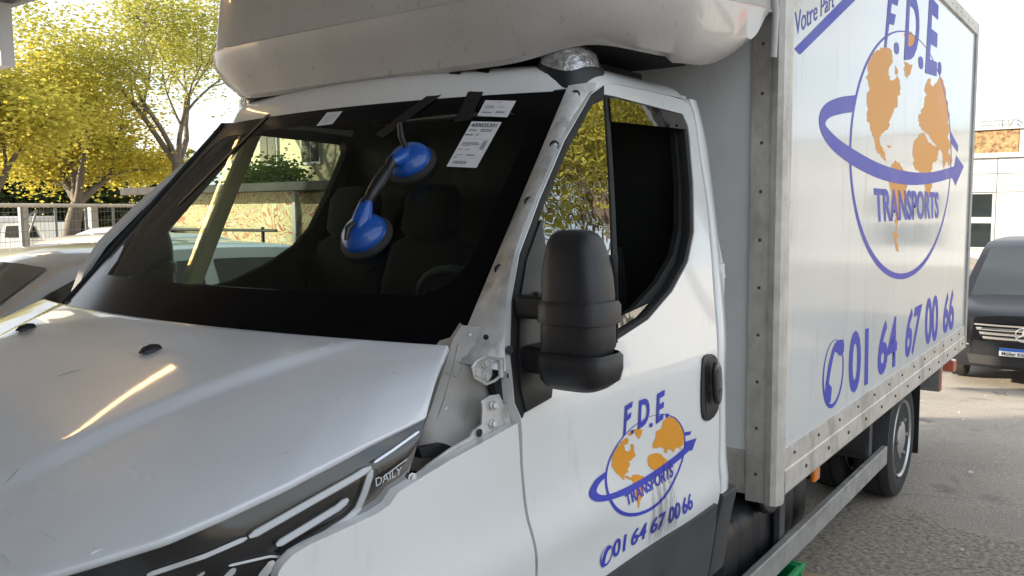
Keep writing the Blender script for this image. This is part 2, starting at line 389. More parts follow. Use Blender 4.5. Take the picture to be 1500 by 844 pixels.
# leaf and paper litter lying about
V = []; F = []
for i in range(260):
    x, y = random.uniform(-.5, 7), random.uniform(.4, 12)
    if abs(x) < 1.1 and y < 4.3: continue
    s = random.uniform(.010, .028); a = random.uniform(0, 6.28); z = gz(x, y)+.006; k = len(V)
    for q, rr in ((0, 1), (1.5, .6), (3.0, .9), (4.4, .55)):
        V.append((x+math.cos(a+q)*s*rr, y+math.sin(a+q)*s*rr, z+random.uniform(0, .012)))
    F += [(k, k+1, k+2), (k, k+2, k+3)]
lo = mesh('leaf_litter', V, F, 'litter'); lo['kind'] = 'stuff'; tag(lo, 'pale scraps and dry leaves scattered over the asphalt', 'litter')

# ------------------------------------------------------------------ the truck
T = tag(empty('box_truck'), 'white box truck with globe lettering, its windscreen trims removed', 'truck')

def strip_side(name, pxs, material, sgn=1, off=0, holes=(), solid=.02, bevel=.003, du=None, dv=.05, parent=T, extra=None, rnd=0):
    lp = [SD(*p) if not isinstance(p[0], str) else (p[1], p[2]) for p in pxs]
    if rnd: lp = smoothloop(lp, rnd)
    hs = [[SD(*p) if not isinstance(p[0], str) else (p[1], p[2]) for p in h] for h in holes]
    return surfpoly(name, [lp]+hs, side_fn(off, sgn), (sgn, 0, 0), material, parent, du=du, dv=dv, solid=solid, bevel=bevel)
W_ = 'w'    # marks a point given directly as (y, z)
DOOR_OUT = [(785, 844), (W_, -1.29, .80), (W_, -1.25, .52), (W_, -.26, .52), (1050, 690), (1053, 650), (1053, 600), (1050, 536), (1045, 430), (1035, 300), (1024, 230), (1018, 180), (1013, 159), (1006, 148), (950, 131), (905, 122), (884, 124), (866, 137), (826, 205), (790, 290), (760, 371), (748, 440), (746, 520), (753, 590), (763, 614), (766, 680), (772, 760)]
DOOR_HOLE = [(767, 606), (806, 584), (808, 566), (906, 497), (950, 468), (985, 427), (1008, 384), (1017, 340), (1016, 270), (1010, 200), (1008, 184), (1000, 167), (900, 141), (884, 138), (868, 145), (830, 214), (793, 300), (766, 378), (755, 440), (754, 510), (757, 570)]
GLASS_MAIN = [(904, 494), (950, 465), (983, 425), (1006, 383), (1015, 340), (1014, 270), (1007, 200), (1005, 186), (998, 170), (902, 145), (892, 144)]
QUARTER = [(884, 141), (889, 142), (903, 494), (890, 503), (808, 562), (802, 400), (788, 326), (796, 300), (832, 214), (870, 146)]
SAIL = [(767, 603), (804, 582), (806, 566), (803, 400), (789, 322), (768, 380), (758, 440), (757, 510), (759, 568)]
doors = {}
for sgn in (1, -1):
    d = strip_side('door', DOOR_OUT, 'paint', sgn, holes=[DOOR_HOLE], solid=.035, bevel=0, du=.06, dv=.026)
    doors[sgn] = d
    if sgn == 1: d['label'] = 'driver door with globe lettering and dark dirt streaks'
    # lower dark cladding
    c = strip_side('door_cladding', [(890, 845), (W_, -1.20, .70), (W_, -1.18, .50), (W_, -.27, .50), (W_, -.27, .70), (W_, -.30, .782)], 'greyplastic', sgn, off=.012, solid=.02, bevel=0, parent=d, dv=.06)
    strip_side('door_seal', [(884, 125), (866, 138), (827, 206), (791, 291), (761, 372), (749, 440), (747, 520), (754, 590), (764, 613), (768, 603), (759, 570), (757, 510), (758, 440), (769, 379), (795, 302), (832, 216), (870, 147), (884, 140)], 'rubber', sgn, off=.003, solid=.01, bevel=.002, parent=d)
    # black seal framing the windows
    inner = [SD(*p) for p in DOOR_HOLE]; cy = sum(p[0] for p in inner)/len(inner); cz = sum(p[1] for p in inner)/len(inner)
    ring_in = [(cy+(p[0]-cy)*.955, cz+(p[1]-cz)*.955) for p in inner]
    surfpoly('window_seal', [inner, ring_in], side_fn(-.004, sgn), (sgn, 0, 0), 'rubber', d, dv=.05, solid=.03, bevel=.003)
    strip_side('mirror_sail', SAIL if sgn == 1 else [(767, 603), (804, 582), (806, 540), (790, 480), (772, 440), (758, 440), (757, 510), (759, 568)], 'blackplastic', sgn, off=.008, solid=.03, parent=d, dv=.06)
    strip_side('quarter_window', QUARTER, 'quarterglass' if sgn == 1 else 'sideglass', sgn, off=-.006, solid=0, bevel=0, parent=d)
    strip_side('window_divider', [(887, 140), (892, 141), (907, 494), (900, 499)] if sgn == 1 else [(884, 140), (898, 143), (912, 490), (892, 505)], 'rubber' if sgn == 1 else 'sunlit_beige', sgn, off=-.002, solid=.03, parent=d)  # passenger bar carries its sunlit tone as base colour
    if sgn == 1:
        strip_side('wind_visor', [(891, 142), (999, 169), (1006, 190), (894, 178)], 'tinted', sgn, off=.004, solid=0, bevel=0, parent=d)
        strip_side('lowered_glass', [(905, 492), (950, 463), (975, 438), (906, 470)], 'tinted', sgn, off=-.02, solid=.004, bevel=0, parent=d)
    else:
        strip_side('door_glass', GLASS_MAIN, 'sideglass', sgn, off=-.012, solid=0, bevel=0, parent=d)
    # inner trim of the door
    lp = [SD(*p) if not isinstance(p[0], str) else (p[1], p[2]) for p in DOOR_OUT]
    dy_ = sum(p[0] for p in lp)/len(lp); lp = [(dy_+(y-dy_)*.90+.03, 1.3+(z-1.3)*.95) for y, z in lp]; hole2 = [(cy+(p[0]-cy)*.94, cz+(p[1]-cz)*.93+.012) for p in inner]
    surfpoly('door_trim', [lp, hole2], side_fn(-.055, sgn), (-sgn, 0, 0), 'cabin', d, dv=.1, solid=.02)
    # handle
    hl = smoothloop([SD(*p) for p in [(1026, 530), (1031, 519), (1044, 518), (1051, 530), (1053, 590), (1046, 610), (1032, 619), (1025, 606)]], 2)
    h = surfpoly('handle', [hl], side_fn(.006, sgn), (sgn, 0, 0), 'blackplastic', d, dv=.05, solid=.012, bevel=.004)
    hb = [SD(*p) for p in [(1034, 528), (1045, 528), (1047, 588), (1036, 594)]]
    surfpoly('grip', [smoothloop(hb, 2)], side_fn(.030, sgn), (sgn, 0, 0), 'gloss', h, dv=.05, solid=.014, bevel=.005)
    hb = [SD(*p) for p in [(1030, 536), (1034, 536), (1036, 600), (1030, 604)]]
    surfpoly('recess', [smoothloop(hb, 1)], side_fn(.0075, sgn), (sgn, 0, 0), 'black', h, dv=.05, solid=.002)
    # rear corner of the cab behind the door, with the filler flap
    gap = [(1011, 147), (1016, 158), (1021, 180), (1027, 230), (1038, 300), (1048, 430), (1053, 536), (1056, 600), (1056, 650), (1053, 692)]
    edge = [(1028, 142), (1032, 158), (1036, 180), (1043, 230), (1051, 300), (1066, 430), (1067, 536), (1068, 600), (1068, 650), (1068, 692)]
    gp_ = [SD(*p) for p in gap]; eg_ = [SD(*p) for p in edge]; rr = []
    def ipz(L, z):
        L = sorted(L, key=lambda q: q[1])
        if z <= L[0][1]: return L[0][0]
        for (ya, za), (yb, zb_) in zip(L, L[1:]):
            if za <= z <= zb_: return ya+(yb-ya)*(z-za)/(zb_-za)
        return L[-1][0]
    for i in range(28):
        z = .80+1.31*i/27; z_ = min(z, 2.11); ya = ipz(gp_, z_)+.004; yb = max(ya+.035, min(ipz(eg_, z_), .0)); f = side_fn(0, sgn)
        rr.append([f(ya, z_)-Vector((sgn*.02, 0, 0)), f(ya, z_)-Vector((sgn*.003, 0, 0)), f(ya+.004, z_), f(ya*.6+yb*.4, z_), f(ya*.25+yb*.75, z_)-Vector((sgn*.004, 0, 0)), f(yb, z_)-Vector((sgn*.018, 0, 0)), f(yb+.012, z_)-Vector((sgn*.05, 0, 0)), f(yb+.015, z_)-Vector((sgn*.12, 0, 0))])
    grid('cab_corner', rr, 'paint', T, smooth=60)
    strip_side('corner_cladding', [(W_, -.25, .795), (W_, -.25, .50), (W_, -.13, .50), (W_, -.13, .795)], 'greyplastic', sgn, off=.010, solid=.03)
    # front wing
    arch = [(-1.45+.44*math.cos(a), .36+.44*math.sin(a)) for a in [R(20+14*i) for i in range(11)]]
    wing = [(590, 722), (625, 697), (660, 674), (700, 652), (758, 620), (762, 680), (768, 760), (781, 845), (W_, -1.30, .80), (W_, -1.29, .52)]
    lw = [SD(*p) if not isinstance(p[0], str) else (p[1], p[2]) for p in wing]+[(-1.05, .52)][:0]
    lw = lw+[(-1.29, .50)][:0]
    ar = [(y, z) for y, z in arch if z < .80 and y < -1.33]
    lw2 = lw[:-1]+[(-1.31, .76)]+[(-1.45+.44*math.cos(R(a)), .36+.42*math.sin(R(a))) for a in (90, 110, 130, 150, 172)]+[(-2.0, .45), (-2.05, .9)]+[SD(*p) for p in [(440, 850), (446, 838), (458, 822), (478, 806), (505, 789), (535, 771), (562, 755), (578, 742)]]
    surfpoly('front_wing', [lw2], side_fn(0, sgn), (sgn, 0, 0), 'paint', T, du=.06, dv=.03, solid=.025, bevel=0)

# door lettering and marks
D = doors[1]; fd = side_fn(.0012)
def Z8(x, y): return SD(800+x/2.777, 540+y/2.777)
def jag(pts, amp=.16, seed=1):      # ragged coastline
    rnd = random.Random(seed); q = []
    for i in range(len(pts)):
        a, b = pts[i], pts[(i+1) % len(pts)]; dx, dy = b[0]-a[0], b[1]-a[1]; q.append(a)
        k = 3 if math.hypot(dx, dy) > 14 else 1
        for j in range(1, k+1):
            t = j/(k+1); e = rnd.uniform(-amp, amp); q.append((a[0]+dx*t-dy*e, a[1]+dy*t+dx*e))
    return q
def poly_on(name, pts, fn, material, parent, conv, nrm=(1, 0, 0), holes=(), dv=None, rnd=0):
    lp = [conv(*p) for p in pts]
    if rnd: lp = smoothloop(lp, rnd)
    return surfpoly(name, [lp]+[[conv(*p) for p in h] for h in holes], fn, nrm, material, parent, dv=dv, smooth=None)
DOOR_LAND = [
 [(262,392),(268,360),(290,315),(318,285),(330,280),(335,292),(330,305),(318,310),(318,330),(335,338),(345,325),(342,310),(352,305),(358,318),(356,335),(362,352),(345,372),(335,378),(338,395),(328,405),(330,420),(315,430),(308,440),(312,452),(303,448),(292,432),(280,425),(270,408)],
 [(355,250),(372,240),(392,252),(385,268),(378,288),(368,275),(360,262)], [(330,264),(345,255),(352,268),(340,275)],
 [(345,432),(370,430),(392,440),(398,455),(385,490),(372,515),(362,545),(357,562),(352,555),(352,520),(345,470),(340,450)],
 [(415,355),(440,345),(470,350),(482,365),(492,375),(480,395),(470,408),(468,425),(455,440),(445,430),(440,412),(425,408),(412,390),(410,370)],
 [(432,305),(440,290),(445,265),(470,235),(475,215),(490,200),(520,195),(545,225),(560,262),(562,290),(550,315),(545,330),(535,318),(525,325),(520,345),(510,330),(495,325),(488,345),(480,340),(478,325),(465,318),(450,322),(435,325)],
 [(308,438),(318,432),(330,438),(342,446),(338,452),(322,446)]]
for i, a in enumerate(DOOR_LAND): poly_on('globe_land', jag(a, .13, i), fd, 'orange', D, Z8, dv=.02)
def ellipse_ring(name, c, r1, r2, w, fn, material, parent, tilt=0, n=72):
    o, q = [], []
    for i in range(n):
        a = 2*math.pi*i/n; ww = w*(1+.55*math.cos(a+math.pi*.55)+.25*math.cos(2*a))
        for lst, d in ((o, ww*.5), (q, -ww*.5)):
            u, v = (r1+d)*math.cos(a), (r2+d)*math.sin(a); lst.append((c[0]+u*math.cos(tilt)-v*math.sin(tilt), c[1]+u*math.sin(tilt)+v*math.cos(tilt)))
    V = [fn(*p) for p in o]+[fn(*p) for p in q]; F = [(i, (i+1) % n, n+(i+1) % n, n+i) for i in range(n)]
    return mesh(name, V, F, material, parent)
fd2 = side_fn(.0018); fd3 = side_fn(.0024)
ellipse_ring('globe_outline', (-.757, 1.032), .242, .128, .007, fd2, 'blue', D)
poly_on('orbit_arrow', smoothopen([(233,420),(190,450),(160,500),(164,525),(180,536),(205,537),(240,530),(290,515),(350,490),(415,455),(480,415),(535,375),(578,335)])+[(592,332),(610,282),(562,298)]+smoothopen([(566,315),(530,350),(470,393),(410,432),(350,463),(290,490),(240,507),(208,512),(192,503),(190,492),(205,465),(233,440)]), fd3, 'blue', D, Z8, dv=.02)
poly_on('orbit_tail', [(560,259),(588,254),(584,269),(566,273)], fd3, 'blue', D, Z8)
def q8(*p): return [Z8(*a) for a in p]
for ch, a in (('F', [(312,278),(335,250),(350,132),(319,152)]), ('D', [(371,248),(417,220),(420,112),(377,130)]), ('E', [(445,226),(474,205),(481,85),(450,103)])):
    text('lettering', ch, q8(*a), fd3, 'blue', D, bold=.03, dv=.015)
for a in ([(342,252),(353,246),(355,262),(344,268)], [(418,224),(430,218),(432,235),(420,241)], [(484,184),(495,179),(497,196),(486,202)]): poly_on('lettering_dot', a, fd3, 'blue', D, Z8, rnd=2)
text('lettering', 'TRANSPORTS', q8((306,556),(512,438),(514,388),(302,508)), fd3, 'blue', D, bold=.025, dv=.015)
def lerpq(q, u0, u1):
    f = lambda a, b, t: (a[0]+(b[0]-a[0])*t, a[1]+(b[1]-a[1])*t)
    return [f(q[0], q[1], u0), f(q[0], q[1], u1), f(q[3], q[2], u1), f(q[3], q[2], u0)]
pq = q8((272,775),(581,565),(580,500),(270,700))
for ch, u0, u1 in (('01', 0, .14), ('64', .205, .375), ('67', .43, .60), ('00', .645, .81), ('66', .845, 1)): text('lettering', ch, lerpq(pq, u0, u1), fd3, 'blue', D, bold=.02, dv=.015)
ellipse_ring('phone_ring', Z8(246, 760), .030, .026, .004, fd3, 'blue', D, n=28)
poly_on('phone_handset', [(256,718),(262,728),(250,742),(243,765),(240,790),(244,800),(234,812),(226,805),(230,775),(238,742),(246,724)], fd3, 'blue', D, Z8)

# white door paint with run-down dirt below the globe: a stain with its own ragged shape
def stain(name, pts, fn, n):
    V = []; F = []; rnd = random.Random(4)
    for i in range(n):
        u = rnd.random()**.8; y0 = pts[0]+(pts[1]-pts[0])*(.5+.5*math.tanh(rnd.gauss(0, .7))); w = rnd.uniform(.0006, .0028); zt = pts[3]-rnd.random()**.8*.20; zb = max(pts[2], zt-rnd.uniform(.05, .25)); k = len(V); seg = 7
        for j in range(seg+1):
            t = j/seg; z = zt+(zb-zt)*t; ww = w*math.sin(math.pi*min(1, t*.9+.08))*rnd.uniform(.7, 1.2); yy = y0+.004*math.sin(t*5+i)
            V += [fn(yy-ww, z), fn(yy+ww, z)]
            if j: F.append((k+2*j-2, k+2*j-1, k+2*j+1, k+2*j))
    return mesh(name, V, F, M['grime'], D)
gm = bpy.data.materials.new('grime'); gm.use_nodes = True; M['grime'] = gm
n_ = gm.node_tree.nodes; p_ = n_['Principled BSDF']; p_.inputs['Base Color'].default_value = (.05, .045, .04, 1); p_.inputs['Roughness'].default_value = .9; p_.inputs['Alpha'].default_value = .26
a0, a1 = SD(948, 760), SD(994, 745)
st = stain('dirt_streaks', (a0[0]+.0, a1[0]-.03, .785, 1.045), side_fn(.0032), 85); st['kind'] = 'stuff'

# windscreen: clear pane, black printed border, rubber edge
def wpt(x, z, off=0): return Vector((x, WY(x, z)-off, z))
def wedge(z): return .775+.085*(2.065-z)/.615
ZT, ZB = 2.068, 1.42
def wloop(m_side, m_top, m_bot, rad, n=6):
    zt, zb = ZT-m_top, ZB+m_bot; pts = []
    def e(z): return wedge(z)-m_side
    for cx, cz, a0 in ((1, zt, 0), (-1, zt, 90), (-1, zb, 180), (1, zb, 270)):
        for i in range(n+1):
            a = R(a0+90*i/n); zz = cz+rad*(math.sin(a)-(1 if cz == zt else -1)); xx = cx*(e(zz)-rad)+rad*math.cos(a); pts.append((xx, zz))
    return pts
outer = wloop(0, 0, 0, .02); clear = wloop(.070, .055, .115, .10)
WS = surfpoly('windscreen', [clear], lambda x, z: wpt(x, z), (0, -1, 1), 'windglass', T, du=.08, dv=.08, smooth=180)
surfpoly('printed_border', [outer, clear], lambda x, z: wpt(x, z), (0, -1, 1), 'frit', WS, du=.08, dv=.08, smooth=180)
bm = bmesh.new(); tubebm(bm, [wpt(*outer[i % len(outer)], -.006) for i in range(len(outer)+1)], .006, 6); frombm('rubber_edge', bm, 'rubber', WS, smooth=60)
for px0 in ():
    pass
def wquad(name, pxs, material, off=.003, du=.05):
    P = [WSP(*p) for p in pxs]
    return surfpoly(name, [[(p.x, p.z) for p in P]], lambda x, z: wpt(x, z, off), (0, -1, 1), material, WS, du=du, dv=.04, smooth=None)
# papers
a = wquad('paper_sheet', [(655,244),(699,246),(736,179),(692,178)], 'paper'); a['label'] = 'long printed delivery sheet numbered 400035301'
wquad('paper_sheet', [(700,170),(744,172),(757,148),(712,147)], 'paper')
wquad('paper_sheet', [(464,185),(488,182),(503,163),(480,165)], 'paper')
def lerp2(q, u, w):
    return tuple((1-u)*(1-w)*q[0][i]+u*(1-w)*q[1][i]+u*w*q[2][i]+(1-u)*w*q[3][i] for i in (0, 1))
def papermark(q, u0, u1, w0, w1, material='inkgrey'):
    wquad('print_block', [lerp2(q, u0, w0), lerp2(q, u1, w0), lerp2(q, u1, w1), lerp2(q, u0, w1)], material, .0045, None)
def papertext(q, body, u0, u1, w0, w1):
    P = [WSP(*lerp2(q, u, w)) for u, w in ((u0, w0), (u1, w0), (u1, w1), (u0, w1))]
    text('print', body, [(p.x, p.z) for p in P], lambda x, z: wpt(x, z, .0045), 'ink', WS, bold=.02)
Q1 = [(655,244),(699,246),(736,179),(692,178)]; Q2 = [(700,170),(744,172),(757,148),(712,147)]; Q3 = [(464,185),(488,182),(503,163),(480,165)]
papertext(Q1, '400035301', .06, .92, .88, .965)
for (u0, u1, w0, w1) in ((.08,.30,.82,.835),(.08,.34,.79,.805),(.46,.84,.82,.84),(.46,.84,.785,.805),(.06,.92,.62,.622),(.10,.62,.53,.545),(.10,.66,.50,.515),(.10,.40,.47,.482),(.06,.22,.38,.395),(.30,.46,.38,.395),(.10,.34,.26,.272),(.44,.72,.255,.28),(.08,.9,.2,.202),(.06,.18,.20,.22)): papermark(Q1, u0, u1, w0, w1)
papertext(Q1, 'MA22 - W', .04, .50, .69, .73)
for i in range(9): papermark(Q1, .14+i*.05, .165+i*.05+(i % 3)*.008, .07, .135)
for i in range(9): papermark(Q1, .76, .90, .40+i*.022, .412+i*.022)
for (u0, u1, w0, w1) in ((.35,.6,.88,.9),(.1,.4,.62,.66),(.1,.42,.52,.56),(.52,.74,.58,.61),(.1,.3,.32,.34),(.1,.42,.2,.26),(.54,.84,.24,.29),(.54,.84,.32,.35)): papermark(Q2, u0, u1, w0, w1)
for (u0, u1, w0, w1) in ((.2,.8,.7,.73),(.2,.8,.5,.53),(.2,.6,.3,.33)): papermark(Q3, u0, u1, w0, w1)
# black tape strips from the roof onto the glass
def tapestrip(gl, rf, wdt, material='tape'):
    """gl: pixel of the lower end on the glass, rf: pixel where it crosses the glass edge; runs on over the roof"""
    a = WSP(*gl); b = WSP(*rf); ax = (b-a).normalized(); sd = ax.cross(Vector((0, -.7, .7))).normalized()*wdt/2
    rows = []
    for i in range(7):
        p = a.lerp(b, i/6); rows.append([wpt((p+s).x, (p+s).z, .004) for s in (-sd, sd)])
    for i in range(1, 6):
        yy = b.y+.05*i; xx = b.x+(b.x-a.x)/(b.y-a.y)*(yy-b.y); rows.append([Vector((xx+s, yy, roofz(xx+s, yy)+.004)) for s in (-wdt/2, wdt/2)])
    grid('tape_strip', rows, material, WS, smooth=None)
def roofz(x, y):
    ax = abs(x); zr = 2.172-.010*(min(ax, .69)/.7)**2
    if ax > .69: zr -= .066*(1-math.sqrt(max(0, 1-((ax-.69)/.124)**2)))
    yw = WY(x, ZT); t = max(0, (y-yw)); return zr-(zr-ZT)*math.exp(-t/.035)
tapestrip((556, 200), (640, 138), .045); tapestrip((678, 178), (697, 137), .05); tapestrip((262, 300), (412, 151), .024, 'strap')

# cab roof: crowned sheet rolling over into the door line at both sides
rows = []
NR = 46
for j in range(30):
    r = []
    for i in range(NR+1):
        u = -1+2*i/NR; au = abs(u); sg = -1 if u < 0 else 1
        if au < .78: x = au/.78*.69; zt = 2.172-.010*(x/.7)**2; w = 0; yf = WY(sg*x, ZT)+.001
        else:
            w = (au-.78)/.22; t = w*math.pi/2*.92; x = .69+.124*math.sin(t); zt = 2.162-.066*(1-math.cos(t)); yf = WY(sg*.69, ZT)+.001+(-.715-WY(sg*.69, ZT))*w
        y = yf+(-.018-yf)*(j/29)**1.7; t = y-yf
        z0 = ZT-.004; z = zt-(zt-z0)*math.exp(-t/.035)
        if j > 25: z -= .010*(j-25)**1.6*.6
        r.append(Vector((sg*x, y, z)))
    rows.append(r)
grid('cab_roof', rows, 'paint', T, smooth=60)
# roof marker lamps
for sgn in (1, -1):
    c = bp(822, 108, 'z', 2.15); bx, by = .715, -.775
    pl = [(-.085, .0), (-.05, -.045), (.05, -.035), (.075, .02), (.08, .12), (-.03, .13)]
    def lampfn(off, sc_):
        return [Vector((sgn*(bx+u*sc_), by+v*sc_+.03, roofz(bx+u*sc_, by+v*sc_+.03)+off)) for u, v in smoothloop(pl, 2)]
    rows = [lampfn(-.03, 1.06), lampfn(.006, 1.06), lampfn(.014, 1.0)]
    rows.append([sum(rows[-1], Vector())/len(rows[-1])]*len(rows[-1]))
    b = grid('marker_lamp', rows, 'blackplastic', T, smooth=40, close=True)
    rows = [lampfn(.010, .97), lampfn(.045, .86), lampfn(.058, .60), lampfn(.062, .30)]
    rows.append([sum(rows[-1], Vector())/len(rows[-1])]*len(rows[-1]))
    grid('lamp_lens', rows, mat('clearlens', (.55, .55, .55), .12, metal=.6, coat=1, var=.5, vscale=40, bump=.8, bscale=60) if sgn == 1 else M['clearlens'], b, smooth=70, close=True)

# A pillars with trim removed
for sgn in (1, -1):
    right = [(884, 122), (866, 136), (845, 168), (826, 204), (808, 247), (790, 289), (774, 330), (760, 370), (752, 405), (747, 440), (745, 480), (745, 520), (746, 545)]
    rows = []
    if sgn == -1: right = []
    for p in right:
        y, z = SD(*p); z2 = min(z, 2.085) if p == right[0] else z
        xr = S0(z)-.012; zl = min(ZT+.004, max(1.40, z-.0)) if z < 1.5 else min(ZT+.004, z)
        xl = wedge(zl)-.002; yl = WY(xl, zl)-.006
        A = Vector((sgn*xl, yl, zl)); B = Vector((sgn*xr, y-.004, z)); n = Vector((sgn*.55, -.8, .25))
        rows.append([A+n*.004+Vector((0, .012, -.012)), A+n*.012, A.lerp(B, .15)+n*.014, A.lerp(B, .5)+n*.012, A.lerp(B, .85)+n*.006, B, B+Vector((-sgn*.03, .04, 0))])
    if sgn == -1:
        for i in range(13):
            z = 2.085-.70*i/12; zl = min(z, ZT+.004); xl = wedge(zl)+.004; A = Vector((-xl, WY(-xl, zl)-.002, zl)); B = Vector((-(S0(z)-.012), -.715-.62*(2.07-z)/.67, z)); n = Vector((-.55, -.8, .25))
            rows.append([A+Vector((0, .02, -.02)), A+n*.004, A.lerp(B, .2)+n*.007, A.lerp(B, .6)+n*.008, B, B+Vector((.03, .04, 0))])
    ap = grid('windscreen_pillar', rows, 'bare' if sgn == 1 else 'black', T, smooth=50, solid=.006*sgn)
    if sgn == 1:
        ap['label'] = 'bare white windscreen pillar with empty clip holes'
        for (px, py), mt in zip([(843, 139), (812, 213), (775, 296), (732, 395)], ['rubber']*4):
            P = hit(ap, px, py)
            c = lathe('clip_hole', [(.0125, 0), (.0125, .006), (.0085, .007), (.0085, .002), (.0, .002)][:4], axis(P, (.55, -.8, .1)), 'rubber', ap, n=16)
            lathe('clip', [(.006, 0), (.006, .008), (.003, .010)], axis(P, (.55, -.8, .1)), 'steel', ap, n=10)
    # body shell below the pillar, hinge zone
    if sgn == 1:
        X = .885
        pts = [(665, 500), (690, 458), (706, 446), (746, 470), (748, 560), (742, 606), (690, 645), (640, 672), (618, 690), (606, 690), (618, 640), (640, 560)]
        rowsP = [[(678, 478), (712, 480), (746, 482)], [(664, 500), (704, 510), (747, 512)], [(655, 530), (698, 540), (747, 545)], [(645, 560), (690, 575), (744, 580)], [(632, 600), (682, 612), (742, 606)], [(618, 640), (660, 650), (728, 622)], [(600, 690), (640, 690), (700, 650)]]
        rr = []
        for r in rowsP:
            ln = []
            for (px, py), xx in zip(r, (.86, .905, .945)): ln.append(bp(px, py, 'x', xx))
            ln = [ln[0]+Vector((-.16 if py > 520 else -.03, .03, 0)), ln[0], ln[0].lerp(ln[1], .5)+Vector((.008, -.004, 0)), ln[1], ln[1].lerp(ln[2], .5)+Vector((.01, 0, 0)), ln[2]]
            rr.append(ln)
        sh = grid('hinge_pillar', rr, 'inner', T, smooth=60, solid=.004)
        sh['label'] = 'dirty bare inner panel between bonnet and door'
        # black gap behind
        box('pillar_core', (.60, -1.36, .95), (.78, -1.2, 1.38), 'under', sh)
        for pts in ([(672, 505), (664, 540), (650, 590), (636, 630)], [(690, 560), (684, 590), (678, 618)], [(652, 545), (668, 552), (676, 540), (680, 525)]):
            tube('pressed_seam', [hit(sh, *p, .001) for p in pts], .004, 'inner', sh)
        for p in [(676, 530), (700, 580), (655, 600), (720, 505), (690, 492), (640, 640)]:
            lathe('spot_weld', [(.006, 0), (.006, .0015), (.003, .002)], axis(hit(sh, *p, .001), (1, -.5, .1)), 'bare', sh, n=10)
        tray_ = [bp(*p, 'x', .93) for p in [(614, 657), (652, 650), (664, 655), (645, 668), (618, 672)]]
        surfpoly('wing_bracket', [[(p.y, p.z) for p in tray_]], lambda y, z: Vector((.93, y, z)), (1, 0, 0), 'rubber', sh, solid=.02)
        # hinge: plate with three bolts and a bent loop
        hx = .955
        hp = [bp(*p, 'x', hx) for p in [(693, 540), (697, 531), (711, 525), (722, 533), (722, 553), (711, 562), (699, 556)]]
        hq = smoothloop([(p.y, p.z) for p in hp], 1)
        hg = surfpoly('door_hinge', [hq], lambda y, z: Vector((hx, y, z)), (1, 0, 0), 'bare', T, solid=.008, bevel=.003)
        loop = [bp(*p, 'x', hx+.008) for p in [(694, 548), (692, 538), (697, 530), (713, 521), (724, 525), (733, 527), (738, 524)]]
        tube('hinge_loop', loop, .0035, 'bare', hg)
        loop = [bp(*p, 'x', hx+.008) for p in [(692, 538), (695, 553), (712, 563), (724, 558), (731, 552), (738, 551)]]
        tube('hinge_loop', loop, .0035, 'bare', hg)
        a, b = bp(734, 525, 'x', hx+.012), bp(734, 552, 'x', hx+.012)
        tube('hinge_pin', [a, b], .007, 'bare', hg)
        for p in [(710, 532), (697, 546), (711, 552)]:
            lathe('bolt', [(.011, 0), (.011, .004), (.007, .005), (.007, .009), (.0, .009)][:4], axis(bp(*p, 'x', hx+.001), (1, -.25, .1)), 'inner', hg, n=12)
        # hinge half on the door side, black
        strip_side('hinge_leaf', [(740, 507), (752, 507), (756, 590), (745, 586), (739, 560)], 'rubber', 1, off=-.03, solid=.02, parent=hg)
        for p in [(745, 513), (747, 550)]:
            lathe('bolt', [(.010, 0), (.010, .004), (.006, .005), (.006, .009)], axis(bp(*p, 'x', .972), (1, -.25, .1)), 'greyplastic', hg, n=12)
        for p, r_ in [((729, 492), .011), ((711, 494), .006)]:
            lathe('bolt', [(r_, 0), (r_, .004), (r_*.5, .005), (r_*.5, .01)], axis(bp(*p, 'x', .935), (1, -.4, .1)), 'rubber', hg, n=12)
        # flange along the wing top
        fl = [(592, 722), (604, 700), (612, 694), (625, 682), (660, 657), (689, 640), (692, 632), (706, 622), (708, 588), (722, 580), (735, 578), (737, 592), (744, 592), (749, 618), (700, 650), (660, 672), (625, 695)]
        fw_ = surfpoly('wing_flange', [[(bp(*p, 'x', .972).y, bp(*p, 'x', .972).z) for p in fl]], lambda y, z: Vector((.972-.4*max(0, z-1.32), y, z)), (1, 0, 0), 'bare', T, solid=.004, dv=.03)
        for p in [(722, 594), (721, 621), (603, 700)]:
            lathe('bolt', [(.010, 0), (.010, .004), (.006, .005), (.006, .010)], axis(bp(*p, 'x', .974), (1, -.3, .2)), 'steel', fw_, n=8)
        lathe('hole', [(.0085, 0), (.0085, .002)], axis(bp(702, 634, 'x', .9745), (1, 0, 0)), 'under', fw_, n=14)

